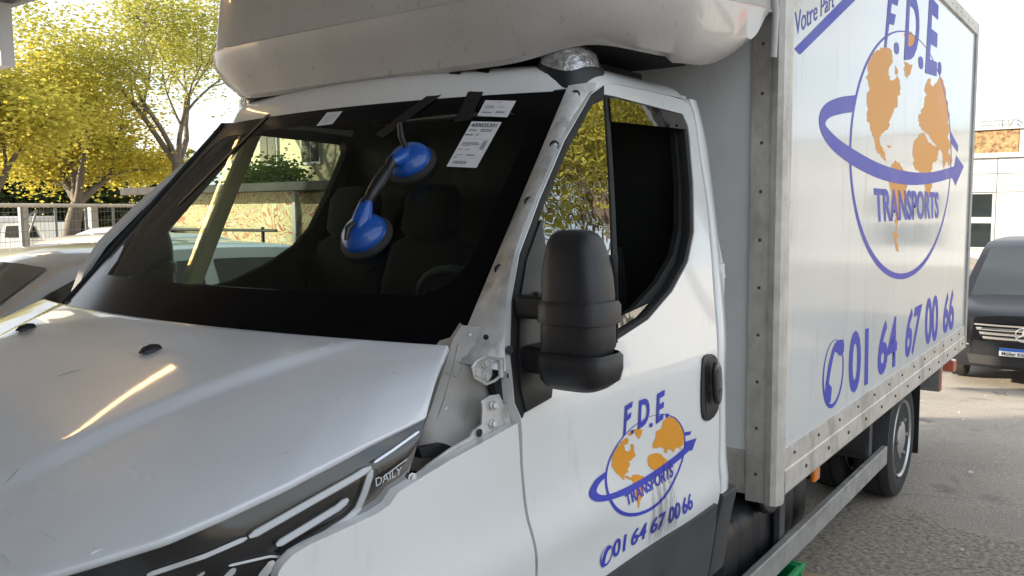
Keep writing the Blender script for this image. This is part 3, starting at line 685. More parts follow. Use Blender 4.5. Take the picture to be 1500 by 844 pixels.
# bonnet
def hoodlow(u):       # u 0 rear flank .. 1 nose centre, lower edge
    L = [(.975, -1.637, 1.337), (.953, -1.806, 1.308), (.926, -1.939, 1.276), (.891, -2.038, 1.248), (.849, -2.123, 1.222), (.789, -2.193, 1.2), (.724, -2.257, 1.177), (.52, -2.345, 1.14), (.27, -2.39, 1.118), (0, -2.40, 1.11)]
    k = u*(len(L)-1); i = min(int(k), len(L)-2); f = k-i; return Vector(L[i]).lerp(Vector(L[i+1]), f)
def hoodrear(u):      # rear edge, same parameter: near corner .. centre
    x = .895*(1-u)**.92; return Vector((x, -1.575+.125*x*x, 1.451))
rows = []; NU, NV = 64, 44
us = [i/NU for i in range(NU+1)]
for j in range(NV+1):
    s = j/NV; r = []
    for sg in (1, -1):
        line = []
        for u in (us if sg == 1 else us[::-1][1:]):
            A, B = hoodrear(u), hoodlow(u)
            P = A.lerp(B, s); g = .88*s+.12*s**3
            crown = .016*math.sin(math.pi*min(1, s*1.02))*(.35+.65*u)
            e = (1-u)**8
            P.z = A.z+(B.z-A.z)*(g*(1-e)+e*(s**1.6))+crown*(1-e)
            # raised centre field: two long creases running forward and inwards
            cx = .70-.42*s; d = abs(P.x)-cx
            if .02 < s: P.z += .015*(1/(1+math.exp(max(-40, min(40, d/.006)))))*min(1, s*5)*min(1, (1-s)*3)-.012*min(1, s*5)*min(1, (1-s)*3)*.5
            line.append(Vector((sg*P.x, P.y, P.z)))
        r += line
    rows.append(r)
HOOD = grid('bonnet', rows, 'hoodpaint', T, smooth=70, solid=.016, bevel=.006)
HOOD['label'] = 'dusty white bonnet with fine scratches'
def hoodpt(px, py, off=0): return hit(HOOD, px, py, off)
for px, py in ((222, 514), (40, 482)):
    P = hoodpt(px, py)+Vector((0, 0, .0)); bm = bmesh.new()
    rr = []
    for t, w_, h_ in ((-.026, .006, .004), (-.018, .014, .012), (0, .016, .017), (.016, .015, .015), (.022, .010, .004)):
        rr.append([Vector((P.x+w_*math.cos(a), P.y+t, P.z-.004+h_*max(0, math.sin(a)))) for a in [R(180*i/8) for i in range(9)]])
    grid('washer_nozzle', rr, 'blackplastic', HOOD, smooth=60, solid=.004)
for a, b in (((86, 550), (120, 541)), ((128, 563), (138, 560))): pass
def scratch(pts, w, material):
    P = [hoodpt(*p, .004) for p in pts]; rr = []
    for i, p in enumerate(P):
        t = w*(math.sin(math.pi*(i+.35)/(len(P)-.3))*.8+.2); rr.append([p+Vector((0, 0, t)), p-Vector((0, 0, t))])
    grid('scratch', rr, material, HOOD, smooth=None)
mat('scratchw', (.85, .85, .84), .6); mat('scratchd', (.25, .25, .25), .7)
for pts, w, mm in (([(0, 742), (8, 747), (17, 753)], .0016, 'scratchw'), ([(47, 771), (62, 779), (82, 790)], .0018, 'scratchw'), ([(3, 812), (10, 820), (17, 828)], .0015, 'scratchw'), ([(10, 706), (18, 698), (28, 686)], .001, 'scratchd'), ([(84, 551), (100, 546), (118, 541)], .0009, 'scratchd'), ([(132, 812), (140, 808), (151, 804)], .0015, 'scratchw')): scratch(pts, w, mm)

# headlight
def hl(name, pxs, material, parent, off, smooth=40, **k):
    P = [NS(*p, off) for p in pxs]; return P
up_ = [(622, 617), (575, 640), (520, 667), (470, 691), (420, 715), (375, 737), (330, 757), (285, 777), (240, 796), (195, 811), (150, 824), (105, 838), (60, 850)]
lo_ = [(607, 668), (592, 718), (560, 752), (530, 770), (495, 793), (465, 815), (445, 842), (435, 862), (405, 890), (360, 905), (300, 915), (230, 920), (150, 925)]
rows = []
for a, b in zip(up_, lo_):
    A, B = NS(*a, -.012), NS(*b, -.004); rows.append([A+(B-A)*(i/8)+Vector((0, 0, 0))+Vector((.6, -.8, 0))*(.012*math.sin(math.pi*i/8)-.015) for i in range(9)])
HL = grid('headlight', rows, 'gloss', T, smooth=60, solid=-.02)
HL['label'] = 'swept back headlight with white light bars'
def hlpt(px, py, off): return hit(HL, px, py, off)
def hlbar(name, pts, w, material, off=.010):
    P = [hlpt(*p, off) for p in pts]; rr = []
    for i, p in enumerate(P):
        d = (P[min(i+1, len(P)-1)]-P[max(i-1, 0)]).normalized(); n = d.cross((CAM-p).normalized()).normalized(); ww = .62*(w if not isinstance(w, list) else w[i])
        f = (CAM-p).normalized()
        rr.append([p+n*ww-f*.006, p+n*ww*.8+f*.003, p-n*ww*.8+f*.003, p-n*ww-f*.006])
    return grid(name, rr, material, HL, smooth=30)
def dense(pts, n=18):
    L = [0]
    for p, q_ in zip(pts, pts[1:]): L.append(L[-1]+math.hypot(q_[0]-p[0], q_[1]-p[1]))
    out = []
    for i in range(n+1):
        t = L[-1]*i/n
        for k in range(len(L)-1):
            if L[k] <= t <= L[k+1]+1e-6: f = (t-L[k])/(L[k+1]-L[k]); out.append((pts[k][0]+(pts[k+1][0]-pts[k][0])*f, pts[k][1]+(pts[k+1][1]-pts[k][1])*f)); break
    return out
def bar(name, pts, w, material, off=.010, n=18):
    P = dense(pts, n); hlbar(name, P, [w*(1 if 0 < i < len(P)-1 else .45) for i in range(len(P))], material, off)
for pts in ([(544, 684), (520, 699), (365, 787)], [(545, 688), (534, 722), (524, 746), (508, 762), (447, 802)], [(510, 731), (495, 744), (405, 799)]):
    bar('bar_frame', pts, .0115, 'steel', .008); bar('light_bar', pts, .0080, 'drl', .012)
bar('ribbed_strip', [(362, 788), (300, 815), (215, 843)], .0075, 'steel', .010)
bar('trim_line', [(614, 632), (575, 660), (548, 678)], .0045, 'chrome', .008)
bar('trim_line', [(597, 672), (560, 700)], .002, 'steel', .008)
bar('module_frame', [(424, 817), (396, 815), (335, 829)], .004, 'steel', .008)
bar('reflector', [(402, 822), (380, 850)], .014, 'chrome', .006, 6); bar('reflector', [(345, 833), (322, 856)], .010, 'chrome', .006, 6); bar('reflector', [(300, 838), (285, 850)], .005, 'chrome', .006, 6)
q = [hlpt(*p, .034) for p in [(551, 713), (588, 694), (589, 683), (550, 701)]]
me = textmesh('DAILY', .0); xs_ = [v.co.x for v in me.vertices]; ys_ = [v.co.y for v in me.vertices]
for v in me.vertices:
    u = (v.co.x-min(xs_))/(max(xs_)-min(xs_)); w = (v.co.y-min(ys_))/(max(ys_)-min(ys_)); v.co = q[0]*(1-u)*(1-w)+q[1]*u*(1-w)+q[2]*u*w+q[3]*(1-u)*w
obj('lettering', me, 'drl', HL)
lens = [[q_+(CAM-q_).normalized()*.0+Vector((.6, -.8, .1))*.026 for q_ in r] for r in rows]
grid('lens', lens, 'lens', HL, smooth=60)
# passenger headlight, bumper and grille below the picture
g2 = grid('headlight', [[Vector((-q_.x, q_.y, q_.z)) for q_ in r[::-1]] for r in rows], 'gloss', T, smooth=60, solid=.02)
rr = []
for i in range(25):
    a = -1+2*i/24; y = -2.44+.5*abs(a)**3.2; x = .985*math.copysign(abs(a)**.85, a)
    rr.append([Vector((x, y+.02, 1.0)), Vector((x*1.01, y-.02, .85)), Vector((x*1.01, y-.03, .6)), Vector((x, y, .38)), Vector((x*.97, y+.1, .33))])
grid('front_bumper', rr, 'greyplastic', T, smooth=50, solid=.02)
rr = []
for i in range(21):
    a = -1+2*i/20; rr.append([Vector((.62*a, -2.40+.10*a*a, 1.11)), Vector((.62*a, -2.43+.10*a*a, 1.06)), Vector((.6*a, -2.43+.1*a*a, .98))])
grid('grille', rr, 'blackplastic', T, smooth=50, solid=.02)

# engine bay and floor to close the underside
box('chassis_block', (-.80, -2.15, .42), (.80, -1.30, 1.05), 'under', T)
box('cab_floor', (-.93, -1.30, .52), (.93, -.14, .62), 'under', T)
box('cab_rear_wall', (-.95, -.13, .62), (.95, -.10, 1.55), 'paint', T)
rr = [[Vector((s*(S0(z)-.012), -.115, z)) for s in (-1, -.6, 0, .6, 1)] for z in (1.5, 1.65, 1.8, 1.95, 2.05, 2.12)]
grid('cab_rear_wall', rr, 'paint', T, smooth=None, solid=.03)
rr = [[Vector((s*(S0(z)-.04), -.16, z)) for s in (-1, -.6, 0, .6, 1)] for z in (.7, 1.2, 1.5, 1.8, 2.0, 2.1)]
grid('rear_lining', rr, 'cabin', T, smooth=None, solid=.02)
rr = [[Vector((x, WY(x, ZT)+.02+(-.16-WY(x, ZT)-.02)*t, roofz(x, -.5)-.05-.03*(1-t)**4)) for x in (-.78, -.4, 0, .4, .78)] for t in (0, .2, .5, 1)]
grid('roof_lining', rr, 'cabin2', T, smooth=None)
# dashboard
rr = []
for y, z0 in ((-1.60, 1.33), (-1.50, 1.405), (-1.40, 1.425), (-1.25, 1.445), (-1.08, 1.455), (-1.00, 1.43), (-.97, 1.36), (-.99, 1.1), (-1.02, .7)):
    r = []
    for i in range(25):
        x = -.90+1.8*i/24; zz = z0
        if z0 > 1.4 and y > -1.3: zz += .035*math.exp(-((x-.42)/.22)**4)-.012*math.exp(-((x+.45)/.25)**4)
        r.append(Vector((x*(1 if y > -1.3 else .90), y+.12*(x/.9)**2, zz)))
    rr.append(r)
DASH = grid('dashboard', rr, 'dashmat', T, smooth=50)
tray = [[Vector((x, y, z)) for x in (-.62, -.58, -.2, -.16)] for y, z in ((-1.32, 1.45), (-1.3, 1.478), (-1.08, 1.485), (-1.05, 1.46))]
grid('dash_tray', tray, 'dashmat', DASH, smooth=50, solid=.02)
for sgn in (-1,): box('cowl_corner', (-.87, -1.44, 1.15), (-.72, -1.16, 1.452), 'cabin', DASH, bevel=.03)
# steering wheel
cw = Vector((.46, -.86, 1.40)); u_, w_ = Vector((1, 0, 0)), Vector((0, -.50, .87)).normalized()
ring = [cw+u_*.19*math.cos(2*math.pi*i/32)+w_*.19*math.sin(2*math.pi*i/32) for i in range(33)]
SW = tube('steering_wheel', ring, .015, 'dashmat', T)
for a in (200, 340, 270): tube('spoke', [cw, cw+u_*.18*math.cos(R(a))+w_*.18*math.sin(R(a))], .014, 'cabin2', SW)
lathe('hub', [(.07, -.02), (.07, .02), (.05, .035)], axis(cw, u_.cross(w_)), 'cabin', SW, n=20)
tube('column', [cw, cw+Vector((0, -.25, -.12))], .035, 'cabin', SW)
# seats
for x, ww in ((.46, .24), (-.18, .23), (-.62, .23)):
    def sec(z, y, hw, dp, n=20):
        return [Vector((x+hw*math.copysign(abs(math.cos(a))**.5, math.cos(a)), y+dp*math.copysign(abs(math.sin(a))**.6, math.sin(a)), z)) for a in [2*math.pi*i/n for i in range(n)]]
    st_ = grid('seat', [sec(1.02, -.42, ww, .07), sec(1.2, -.38, ww, .08), sec(1.45, -.34, ww*.98, .075), sec(1.60, -.315, ww*.85, .06), sec(1.63, -.31, ww*.6, .03)], 'seatfab', T, smooth=60, close=True, solid=.01)
    grid('headrest', [sec(1.62, -.32, .10, .04), sec(1.66, -.32, .135, .055), sec(1.78, -.30, .13, .055), sec(1.83, -.29, .10, .04), sec(1.84, -.29, .05, .02)], 'seatfab', st_, smooth=60, close=True, solid=.01)
    grid('cushion', [sec(.80, -.62, ww, .22), sec(.95, -.62, ww, .27), sec(1.03, -.62, ww*.97, .26), sec(1.06, -.62, ww*.8, .2)], 'seatfab', st_, smooth=60, close=True, solid=.01)
# brown strap across the passenger pillar and inner pillar trim
0 and tube('belt_strap', [(-.70, -.95, 1.96), (-.76, -1.02, 1.82), (-.80, -1.10, 1.72)], .012, 'strap', T)
for sgn in (1, -1):
    rr = []
    for z in (1.44, 1.6, 1.8, 2.0, 2.06):
        xx = wedge(z); rr.append([Vector((sgn*(xx-.05), WY(sgn*xx, z)+.06, z)), Vector((sgn*(xx-.055), WY(sgn*xx, z)+.12, z)), Vector((sgn*(xx-.0), WY(sgn*xx, z)+.16, z))])
    grid('pillar_trim', rr, 'cabin', T, smooth=60, solid=.012)

# door mirrors
def rsec(cx, cy, z, hx, hy, n=28, e=.55):
    return [Vector((cx+hx*math.copysign(abs(math.cos(a))**e, math.cos(a)), cy+hy*math.copysign(abs(math.sin(a))**e, math.sin(a)), z)) for a in [2*math.pi*i/n for i in range(n)]]
for sgn in (1, -1):
    cx, cy = 1.122, -1.315
    if sgn == -1: cx, cy = 1.075, -.99
    def ms(lst): return [[Vector((sgn*p.x, p.y, p.z)) for p in (rsec(cx+dx, cy+dy, z, hx*.80, hy*.86) if sgn == 1 else rsec(cx+dy, cy-dx, z, hy, hx))] for z, hx, hy, dx, dy in lst]
    b = grid('door_mirror', ms([(1.405, .050, .03, -.02, 0), (1.41, .086, .062, -.01, 0), (1.45, .094, .072, 0, 0), (1.49, .092, .072, 0, 0), (1.53, .090, .070, 0, 0), (1.56, .090, .070, 0, 0), (1.60, .088, .068, -.005, .004), (1.64, .080, .062, -.009, .008), (1.67, .070, .054, -.014, .012), (1.685, .058, .044, -.018, .016), (1.693, .040, .030, -.02, .018), (1.695, .015, .01, -.02, .018)]), 'blackplastic', T, smooth=55, close=True)
    b['label'] = 'large black two arm door mirror'
    grid('mirror_band', ms([(1.497, .094, .074, .003, 0), (1.499, .101, .082, .003, 0), (1.535, .101, .082, .003, 0), (1.546, .094, .074, .003, 0)]), 'blackplastic', b, smooth=35, close=True)
    grid('mirror_band', ms([(1.352, .045, .03, -.01, .01), (1.357, .075, .06, -.005, .008), (1.375, .096, .08, .004, .003), (1.40, .103, .086, .006, 0), (1.428, .103, .086, .006, 0), (1.436, .095, .076, .006, 0)]), 'blackplastic', b, smooth=45, close=True)
    for z, h in ((1.522, .026), (1.405, .030)):
        if sgn == -1: continue
        o = box('mirror_arm', (.955*sgn if sgn > 0 else -1.08, -1.325, z-h), (1.08 if sgn > 0 else -.955, -1.235, z+h), 'blackplastic', b, bevel=.012, seg=3)
    if sgn == 1: tube('arm_pin', [(sgn*1.0, -1.30, 1.54), (sgn*1.0, -1.30, 1.556)], .008, 'greyplastic', b)
    if sgn == -1: box('mirror_arm', (-1.06, -1.15, 1.38), (-.955, -1.0, 1.44), 'blackplastic', b, bevel=.012); continue
    gl = [Vector((sgn*(cx+u), cy+.064, z)) for u, z in ((-.06, 1.45), (.06, 1.45), (.06, 1.64), (-.06, 1.64))]
    mesh('mirror_glass', gl, [(0, 1, 2, 3)], 'chrome', b)

# roof wind deflector
def dloop(z, hw, L, n, zfun=None):
    r_ = min(.42, hw*.45, L*.8); L = L-.03; pts = [(hw, .13)]; yf = .10-L
    for i in range(24): pts.append((hw, .12+(yf+r_-.12)*i/23))
    for i in range(1, 22): a = R(90*i/21); pts.append((hw-r_+r_*math.cos(a), yf+r_-r_*math.sin(a)))
    for i in range(1, 20): pts.append(((hw-r_)*(1-i/20), yf))
    pts = [(x, y-.035*(1-(x/hw)**2) if y < 0 else y) for x, y in pts]
    r = [Vector((x, y, z)) for x, y in pts]+[Vector((0, yf-.035, z))]+[Vector((-x, y, z)) for x, y in pts[::-1]]
    if zfun: r = [Vector((p.x, p.y, zfun(p))) for p in r]
    return r
ZSIDE = [(-1.2, 2.150), (-.90, 2.150), (-.55, 2.162), (-.31, 2.180), (-.20, 2.202), (-.087, 2.238), (-.02, 2.276), (.045, 2.335), (.14, 2.44)]
def dbot(p):
    for (a, za), (b, zb_) in zip(ZSIDE, ZSIDE[1:]):
        if a <= p.y <= b: z = za+(zb_-za)*(p.y-a)/(b-a); break
    if p.y < -.5: z += .045*math.exp(-((abs(p.x)-.80)/.13)**2)
    return z
def dcr(p): return 2.325+.045*min(1, (p.y+.9)/.9)+.06*max(0, (p.y+.4))
lv = [dloop(2.2, .90, .90, 4, lambda p: dbot(p)+.03), dloop(2.2, .945, .94, 4.2, dbot), dloop(2.2, .968, .962, 4.2, lambda p: dbot(p)+.012), dloop(2.24, .995, .985, 4.4, lambda p: max(2.235, dbot(p)+.03)), dloop(2.30, 1.02, 1.005, 4.5, lambda p: max(2.285, dbot(p)+.04)), dloop(2.33, 1.026, 1.010, 4.5, dcr), dloop(2.337, 1.028, 1.011, 4.5, lambda p: dcr(p)+.007), dloop(2.35, 1.022, 1.000, 4.5, lambda p: dcr(p)+.014), dloop(2.45, 1.020, .990, 4.5, lambda p: dcr(p)+.10), dloop(2.60, 1.016, .965, 4.4), dloop(2.72, 1.01, .93, 4.2), dloop(2.84, .99, .86, 4), dloop(2.94, .95, .74, 3.8), dloop(3.0, .88, .56, 3.5), dloop(3.02, .80, .35, 3), dloop(3.025, .7, .08, 3)]
DF = grid('wind_deflector', lv, 'gelcoat', T, smooth=38)
DF['label'] = 'scuffed cream moulded wind deflector over the cab roof'
box('deflector_tray', (-.80, -.70, 2.22), (.80, -.10, 2.25), 'under', DF)
tube('deflector_rim', [(1.028, .105, 2.25), (1.034, .105, 2.40), (1.02, .105, 2.6)], .014, 'gelcoat', DF)
for sgn in (1, -1): box('deflector_foot', (sgn*.62-.04, -.55, 2.12), (sgn*.62+.04, -.15, 2.2), 'under', DF)

# box body
BX, Y0, Y1, ZL, ZH = 1.06, .15, 4.20, .675, 3.024
core = box('cargo_box', (-BX+.012, Y0+.012, ZL+.03), (BX-.012, Y1-.01, ZH-.01), 'boxfront', T, bevel=0)
RL = .834
PAN = box('side_panel', (BX-.012, Y0+.03, RL+.0), (BX-.004, Y1-.03, ZH-.07), 'boxwhite', T, bevel=0)
PAN['label'] = 'glossy white side panel with large globe lettering'
box('side_panel', (-BX+.004, Y0+.03, RL), (-BX+.012, Y1-.03, ZH-.07), 'boxwhite', T, bevel=0)
box('front_panel', (-.94, Y0+.004, .84), (.94, Y0+.012, ZH-.06), 'boxfront', T, bevel=0)
box('front_sill', (-.94, Y0-.002, ZL), (.94, Y0+.011, .838), 'alu', T)
def rivets(name, pts, d, parent, r=.0075, h=.006):
    bm = bmesh.new()
    for p in pts: lathebm(bm, [(r, 0), (r*.85, h*.6), (r*.4, h)], 8, axis(p, d))
    o = frombm(name, bm, 'rivet', parent, smooth=50); o['kind'] = 'stuff'; return o
for sgn in (1, -1):
    # corner post: flat front flange, rounded nose and side flange
    prof = [(.945, Y0+.004), (.945, Y0-.006), (1.018, Y0-.006), (1.022, Y0-.016), (1.040, Y0-.020), (1.056, Y0-.012), (1.066, Y0+.004), (1.068, Y0+.030), (1.062, Y0+.032), (1.060, Y0+.062), (1.050, Y0+.062)]
    rr = [[Vector((sgn*x, y, z)) for x, y in prof] for z in (ZL-.02, 1.2, 1.8, 2.4, ZH+.01)]
    cp = grid('corner_post', rr, 'alu', T, smooth=25, solid=.004*-sgn)
    rivets('rivets', [(sgn*.98, Y0-.006, .76+.172*i) for i in range(13)], (0, -1, 0), cp)
    rivets('rivets', [(sgn*1.061, Y0+.047, .72+.172*i) for i in range(14)], (sgn, 0, 0), cp, .006)
    # lower side rail, two-step extrusion
    prof = [(1.052, RL+.012), (1.062, RL+.012), (1.062, RL-.062), (1.066, RL-.068), (1.068, ZL+.010), (1.062, ZL), (1.03, ZL)]
    rr = [[Vector((sgn*x, y, z)) for x, z in prof] for y in (Y0+.064, 1, 2, 3, Y1-.0)]
    lr = grid('lower_rail', rr, 'alu', T, smooth=25, solid=.004*sgn)
    rivets('rivets', [(sgn*1.062, .32+.30*i, RL-.02) for i in range(13)], (sgn, 0, 0), lr)
    rivets('rivets', [(sgn*1.067, .45+.30*i, ZL+.055) for i in range(13)], (sgn, 0, 0), lr, .009)
    prof = [(1.03, ZH+.008), (1.060, ZH+.006), (1.068, ZH-.008), (1.066, ZH-.075), (1.056, ZH-.080)]
    rr = [[Vector((sgn*x, y, z)) for x, z in prof] for y in (Y0+.03, 1, 2, 3, Y1)]
    tr = grid('top_rail', rr, 'alu', T, smooth=25, solid=.004*-sgn)
    rivets('rivets', [(sgn*1.067, .3+.15*i, ZH-.045) for i in range(26)], (sgn, 0, 0), tr, .006)
    box('rear_post', (sgn*1.03 if sgn > 0 else -1.068, Y1-.05, ZL), (1.068 if sgn > 0 else -1.03, Y1+.03, ZH+.004), 'galv', T)
box('box_roof', (-1.03, Y0, ZH-.012), (1.03, Y1, ZH+.004), 'boxfront', T, bevel=0)
box('rear_door', (-1.02, Y1+.0, ZL+.05), (1.02, Y1+.02, ZH-.05), 'galv', T)

# big globe lettering
fb = lambda o: (lambda y, z: Vector((BX-.004+o, y, z)))
def Zb(x, y): p = bp(1140+x/2.01, y/2.01, 'x', BX-.004); return (p.y, p.z)
BOX_LAND = [
 [(262,205),(270,170),(290,148),(318,138),(335,150),(338,180),(328,195),(325,215),(332,240),(345,232),(350,222),(358,250),(360,275),(350,290),(352,310),(340,325),(332,345),(325,375),(312,388),(303,395),(298,410),(302,430),(315,455),(318,475),(310,470),(300,455),(290,450),(285,430),(282,405),(272,385),(262,345),(260,300),(265,250)],
 [(370,98),(388,92),(405,110),(402,150),(388,145),(376,122)], [(370,182),(396,190),(390,212),(378,235),(372,210)], [(344,192),(352,205),(350,222),(342,214)],
 [(332,490),(345,470),(362,490),(368,500),(385,515),(380,545),(375,575),(362,600),(358,640),(350,670),(352,720),(355,742),(348,740),(342,700),(342,650),(340,600),(330,560),(328,520)],
 [(400,420),(415,395),(430,390),(440,415),(460,430),(470,440),(470,470),(455,480),(450,510),(448,560),(440,600),(430,570),(425,520),(400,490),(396,455)],
 [(415,365),(412,345),(425,320),(430,290),(435,245),(445,230),(455,255),(468,240),(478,225),(490,255),(500,300),(508,380),(512,470),(500,490),(495,470),(490,500),(485,470),(478,440),(470,445),(462,425),(445,400),(425,385)],
 [(322,428),(332,430),(330,436),(322,434)]]
for i, a in enumerate(BOX_LAND): poly_on('globe_land', jag(a, .13, i+9), fb(.0005), 'orange', PAN, Zb)
ellipse_ring('globe_outline', (2.19, 1.995), 1.195, .640, .024, fb(.0008), 'blue', PAN, n=110)
poly_on('orbit_arrow', smoothopen([(228,280),(180,285),(135,305),(117,345),(125,395),(160,445),(220,490),(300,530),(380,547),(450,542),(512,524)])+[(522,547),(546,490),(524,458)]+smoothopen([(518,490),(450,510),(380,507),(300,485),(220,440),(170,405),(142,375),(136,362),(150,345),(185,335),(222,330)]), fb(.0012), 'blue', PAN, Zb)
poly_on('orbit_tail', [(506,385),(530,430),(528,448),(509,422)], fb(.0012), 'blue', PAN, Zb)
def qb(*p): return [Zb(*a) for a in p]
for ch, a in (('F', [(312,140),(328,140),(356,-12),(326,-28)]), ('D', [(370,178),(412,172),(418,0),(380,-30)]), ('E', [(432,215),(466,225),(472,18),(445,-15)])):
    text('lettering', ch, qb(*a), fb(.0016), 'blue', PAN, bold=.03)
for a in ([(340,125),(354,125),(356,160),(342,160)], [(412,165),(426,168),(427,205),(414,202)], [(470,180),(480,185),(480,222),(471,218)]): poly_on('lettering_dot', a, fb(.0016), 'blue', PAN, Zb, rnd=2)
text('lettering', 'TRANSPORTS', qb((286,655),(472,643),(472,566),(281,553)), fb(.0016), 'blue', PAN, bold=.03)
def Zp(x, y): p = bp(1080+x/3.517, 380+y/3.517, 'x', BX-.004); return (p.y, p.z)
for ch, a in (('01', [(570,705),(672,645),(677,350),(577,375)]), ('64', [(717,610),(820,548),(825,285),(735,325)]), ('67', [(860,518),(925,478),(953,222),(875,262)]), ('00', [(965,447),(1032,415),(1036,178),(970,205)]), ('66', [(1056,388),(1115,358),(1117,150),(1068,180)])):
    text('lettering', ch, [Zp(*q_) for q_ in a], fb(.0012), 'blue', PAN, bold=.03)
c_ = Zp(495, 585); a_ = Zp(438, 590); t_ = Zp(497, 408)
ellipse_ring('phone_ring', c_, abs(c_[0]-a_[0])*.92, abs(t_[1]-c_[1])*.95, .014, fb(.0012), 'blue', PAN, n=40)
poly_on('phone_handset', [(520,415),(545,412),(550,440),(548,475),(530,500),(512,480),(500,475),(480,570),(470,640),(486,660),(480,730),(465,755),(450,720),(455,640),(470,540),(490,460),(505,430)], fb(.0016), 'blue', PAN, Zp, holes=())
def Zv(x, y): p = bp(1080+x/3.517, y/3.517, 'x', BX-.004); return (p.y, p.z)
text('lettering', 'Votre Part', [Zv(*q_) for q_ in [(300,185),(500,35),(500,-50),(296,65)]], fb(.0012), 'blue', PAN, bold=.005, shear=.1)
poly_on('slogan_bar', [(293,252),(322,283),(720,-110),(650,-110)], fb(.0012), 'blue', PAN, Zv)

# chassis, tank, guard, wheels
for sgn in (1, -1): box('chassis_rail', (sgn*.42-.035, -.2, .50), (sgn*.42+.035, 4.1, .66), 'under', T)
box('sub_floor', (-.95, .25, .640), (.95, 4.1, .672), 'under', T, bevel=0)
rr = []
for y, sc_ in ((.05, .80), (.07, .96), (.12, 1), (.18, 1), (.19, .965), (.22, .965), (.23, 1), (.36, 1), (.37, .965), (.40, .965), (.41, 1), (.58, 1), (.62, .96), (.64, .8)):
    rr.append([Vector((.74+p.x*sc_, y, .445+p.z*sc_)) for p in [Vector((.20*math.copysign(abs(math.cos(a))**.45, math.cos(a)), 0, .175*math.copysign(abs(math.sin(a))**.45, math.sin(a)))) for a in [2*math.pi*i/28 for i in range(28)]]])
TK = grid('fuel_tank', [[v-Vector((0, .10, 0)) for v in r] for r in rr], 'blackplastic', T, smooth=45, close=True)
grid('fuel_tank', [[v+Vector((-.02, .58, .02)) for v in r[::1]] for r in rr[:9]], 'blackplastic', T, smooth=45, close=True)
lathe('filler_cap', [(.045, 0), (.05, .02), (.05, .05), (.04, .06)], axis((.93, .33, .60), (1, -.5, .25)), 'blackplastic', TK, n=18)
box('guard_bracket', (.93, .46, .26), (.96, .50, .68), 'galv', T)
ga, gb = (0.985, -.2, .31), (1.02, 2.08, .395)
GR = box('side_guard', (.985, -.15, .325), (1.015, 2.05, .425), 'galv', T)
GR['label'] = 'grey steel underrun bar below the box'
box('guard_post', (.955, 1.80, .33), (.98, 1.86, .68), 'greyplastic', GR); box('guard_post', (.955, .42, .33), (.98, .48, .68), 'greyplastic', GR)
lm = box('side_marker', (1.0, .725, .575), (1.022, .80, .645), 'amber', T, bevel=.008); box('marker_base', (.96, .73, .585), (1.0, .795, .66), 'blackplastic', lm)
def wheel(cx, cy, sgn, parent=T):
    r_, w_ = .352, .215; mt = axis((cx, cy, r_), (sgn, 0, 0))
    prof = [(.225, -w_/2), (.30, -w_/2), (.335, -w_/2+.015), (r_, -w_/2+.04), (r_, -.045), (r_-.008, -.043), (r_-.008, -.035), (r_, -.033), (r_, .033), (r_-.008, .035), (r_-.008, .043), (r_, .045), (r_, w_/2-.04), (.338, w_/2-.012), (.30, w_/2), (.255, w_/2-.002), (.225, w_/2-.012)]
    wt = lathe('wheel', prof, mt, 'tyre', parent, n=56, smooth=40)
    lathe('rim', [(.05, -.06), (.19, -.06), (.215, w_/2-.05), (.232, w_/2-.01), (.228, w_/2-.002), (.214, w_/2-.012), (.200, w_/2-.04), (.185, w_/2-.055), (.150, w_/2-.058), (.13, w_/2-.035), (.105, w_/2-.028), (.10, w_/2-.01), (.06, w_/2), (.01, w_/2)], mt, 'rim', wt, n=48, smooth=35)
    bm = bmesh.new()
    for i in range(6): lathebm(bm, [(.012, w_/2-.03), (.012, w_/2+.0)], 6, mt @ Matrix.Translation((.115*math.cos(i*1.047), .115*math.sin(i*1.047), 0)))
    frombm('wheel_nuts', bm, 'steel', wt, smooth=30)
for sgn in (1, -1):
    wheel(sgn*.885, 2.55, sgn); wheel(sgn*.62, 2.55, sgn); wheel(sgn*.86, -1.45, sgn)
    rr = []
    for i in range(8):
        a = R(185-14*i); rr.append([Vector((sgn*x, 2.55+.43*math.cos(a), .36+.43*math.sin(a) if .36+.43*math.sin(a) < .66 else .66)) for x in (.50, .70, .985, 1.0)])
    rr = [[Vector((v.x, v.y, .335)) for v in rr[0]]]+rr
    grid('wheel_guard', rr, 'greyplastic', T, smooth=40, solid=.012*sgn)
    box('mud_flap', (min(sgn*.70, sgn*.985), 3.035, .14), (max(sgn*.70, sgn*.985), 3.05, .66), 'rubber', T)
    b = box('rear_plate', (min(sgn*.80, sgn*1.0), 3.62, .44), (max(sgn*.80, sgn*1.0), 3.68, .60), 'galv', T)
    box('reflector', (min(sgn*1.001, sgn*1.006), 3.625, .445), (max(sgn*1.001, sgn*1.006), 3.675, .595), 'redlens', b)
    l_ = box('tail_lamp', (min(sgn*.93, sgn*1.01), 4.12, .50), (max(sgn*.93, sgn*1.01), 4.22, .585), 'redlens', T, bevel=.01)
    tube('lamp_stalk', [(sgn*.97, 4.16, .585), (sgn*.97, 4.16, .68)], .012, 'rubber', l_)
tube('rear_axle', [(-.9, 2.55, .352), (.9, 2.55, .352)], .06, 'under', T)
tube('front_axle', [(-.8, -1.45, .33), (.8, -1.45, .33)], .05, 'under', T)

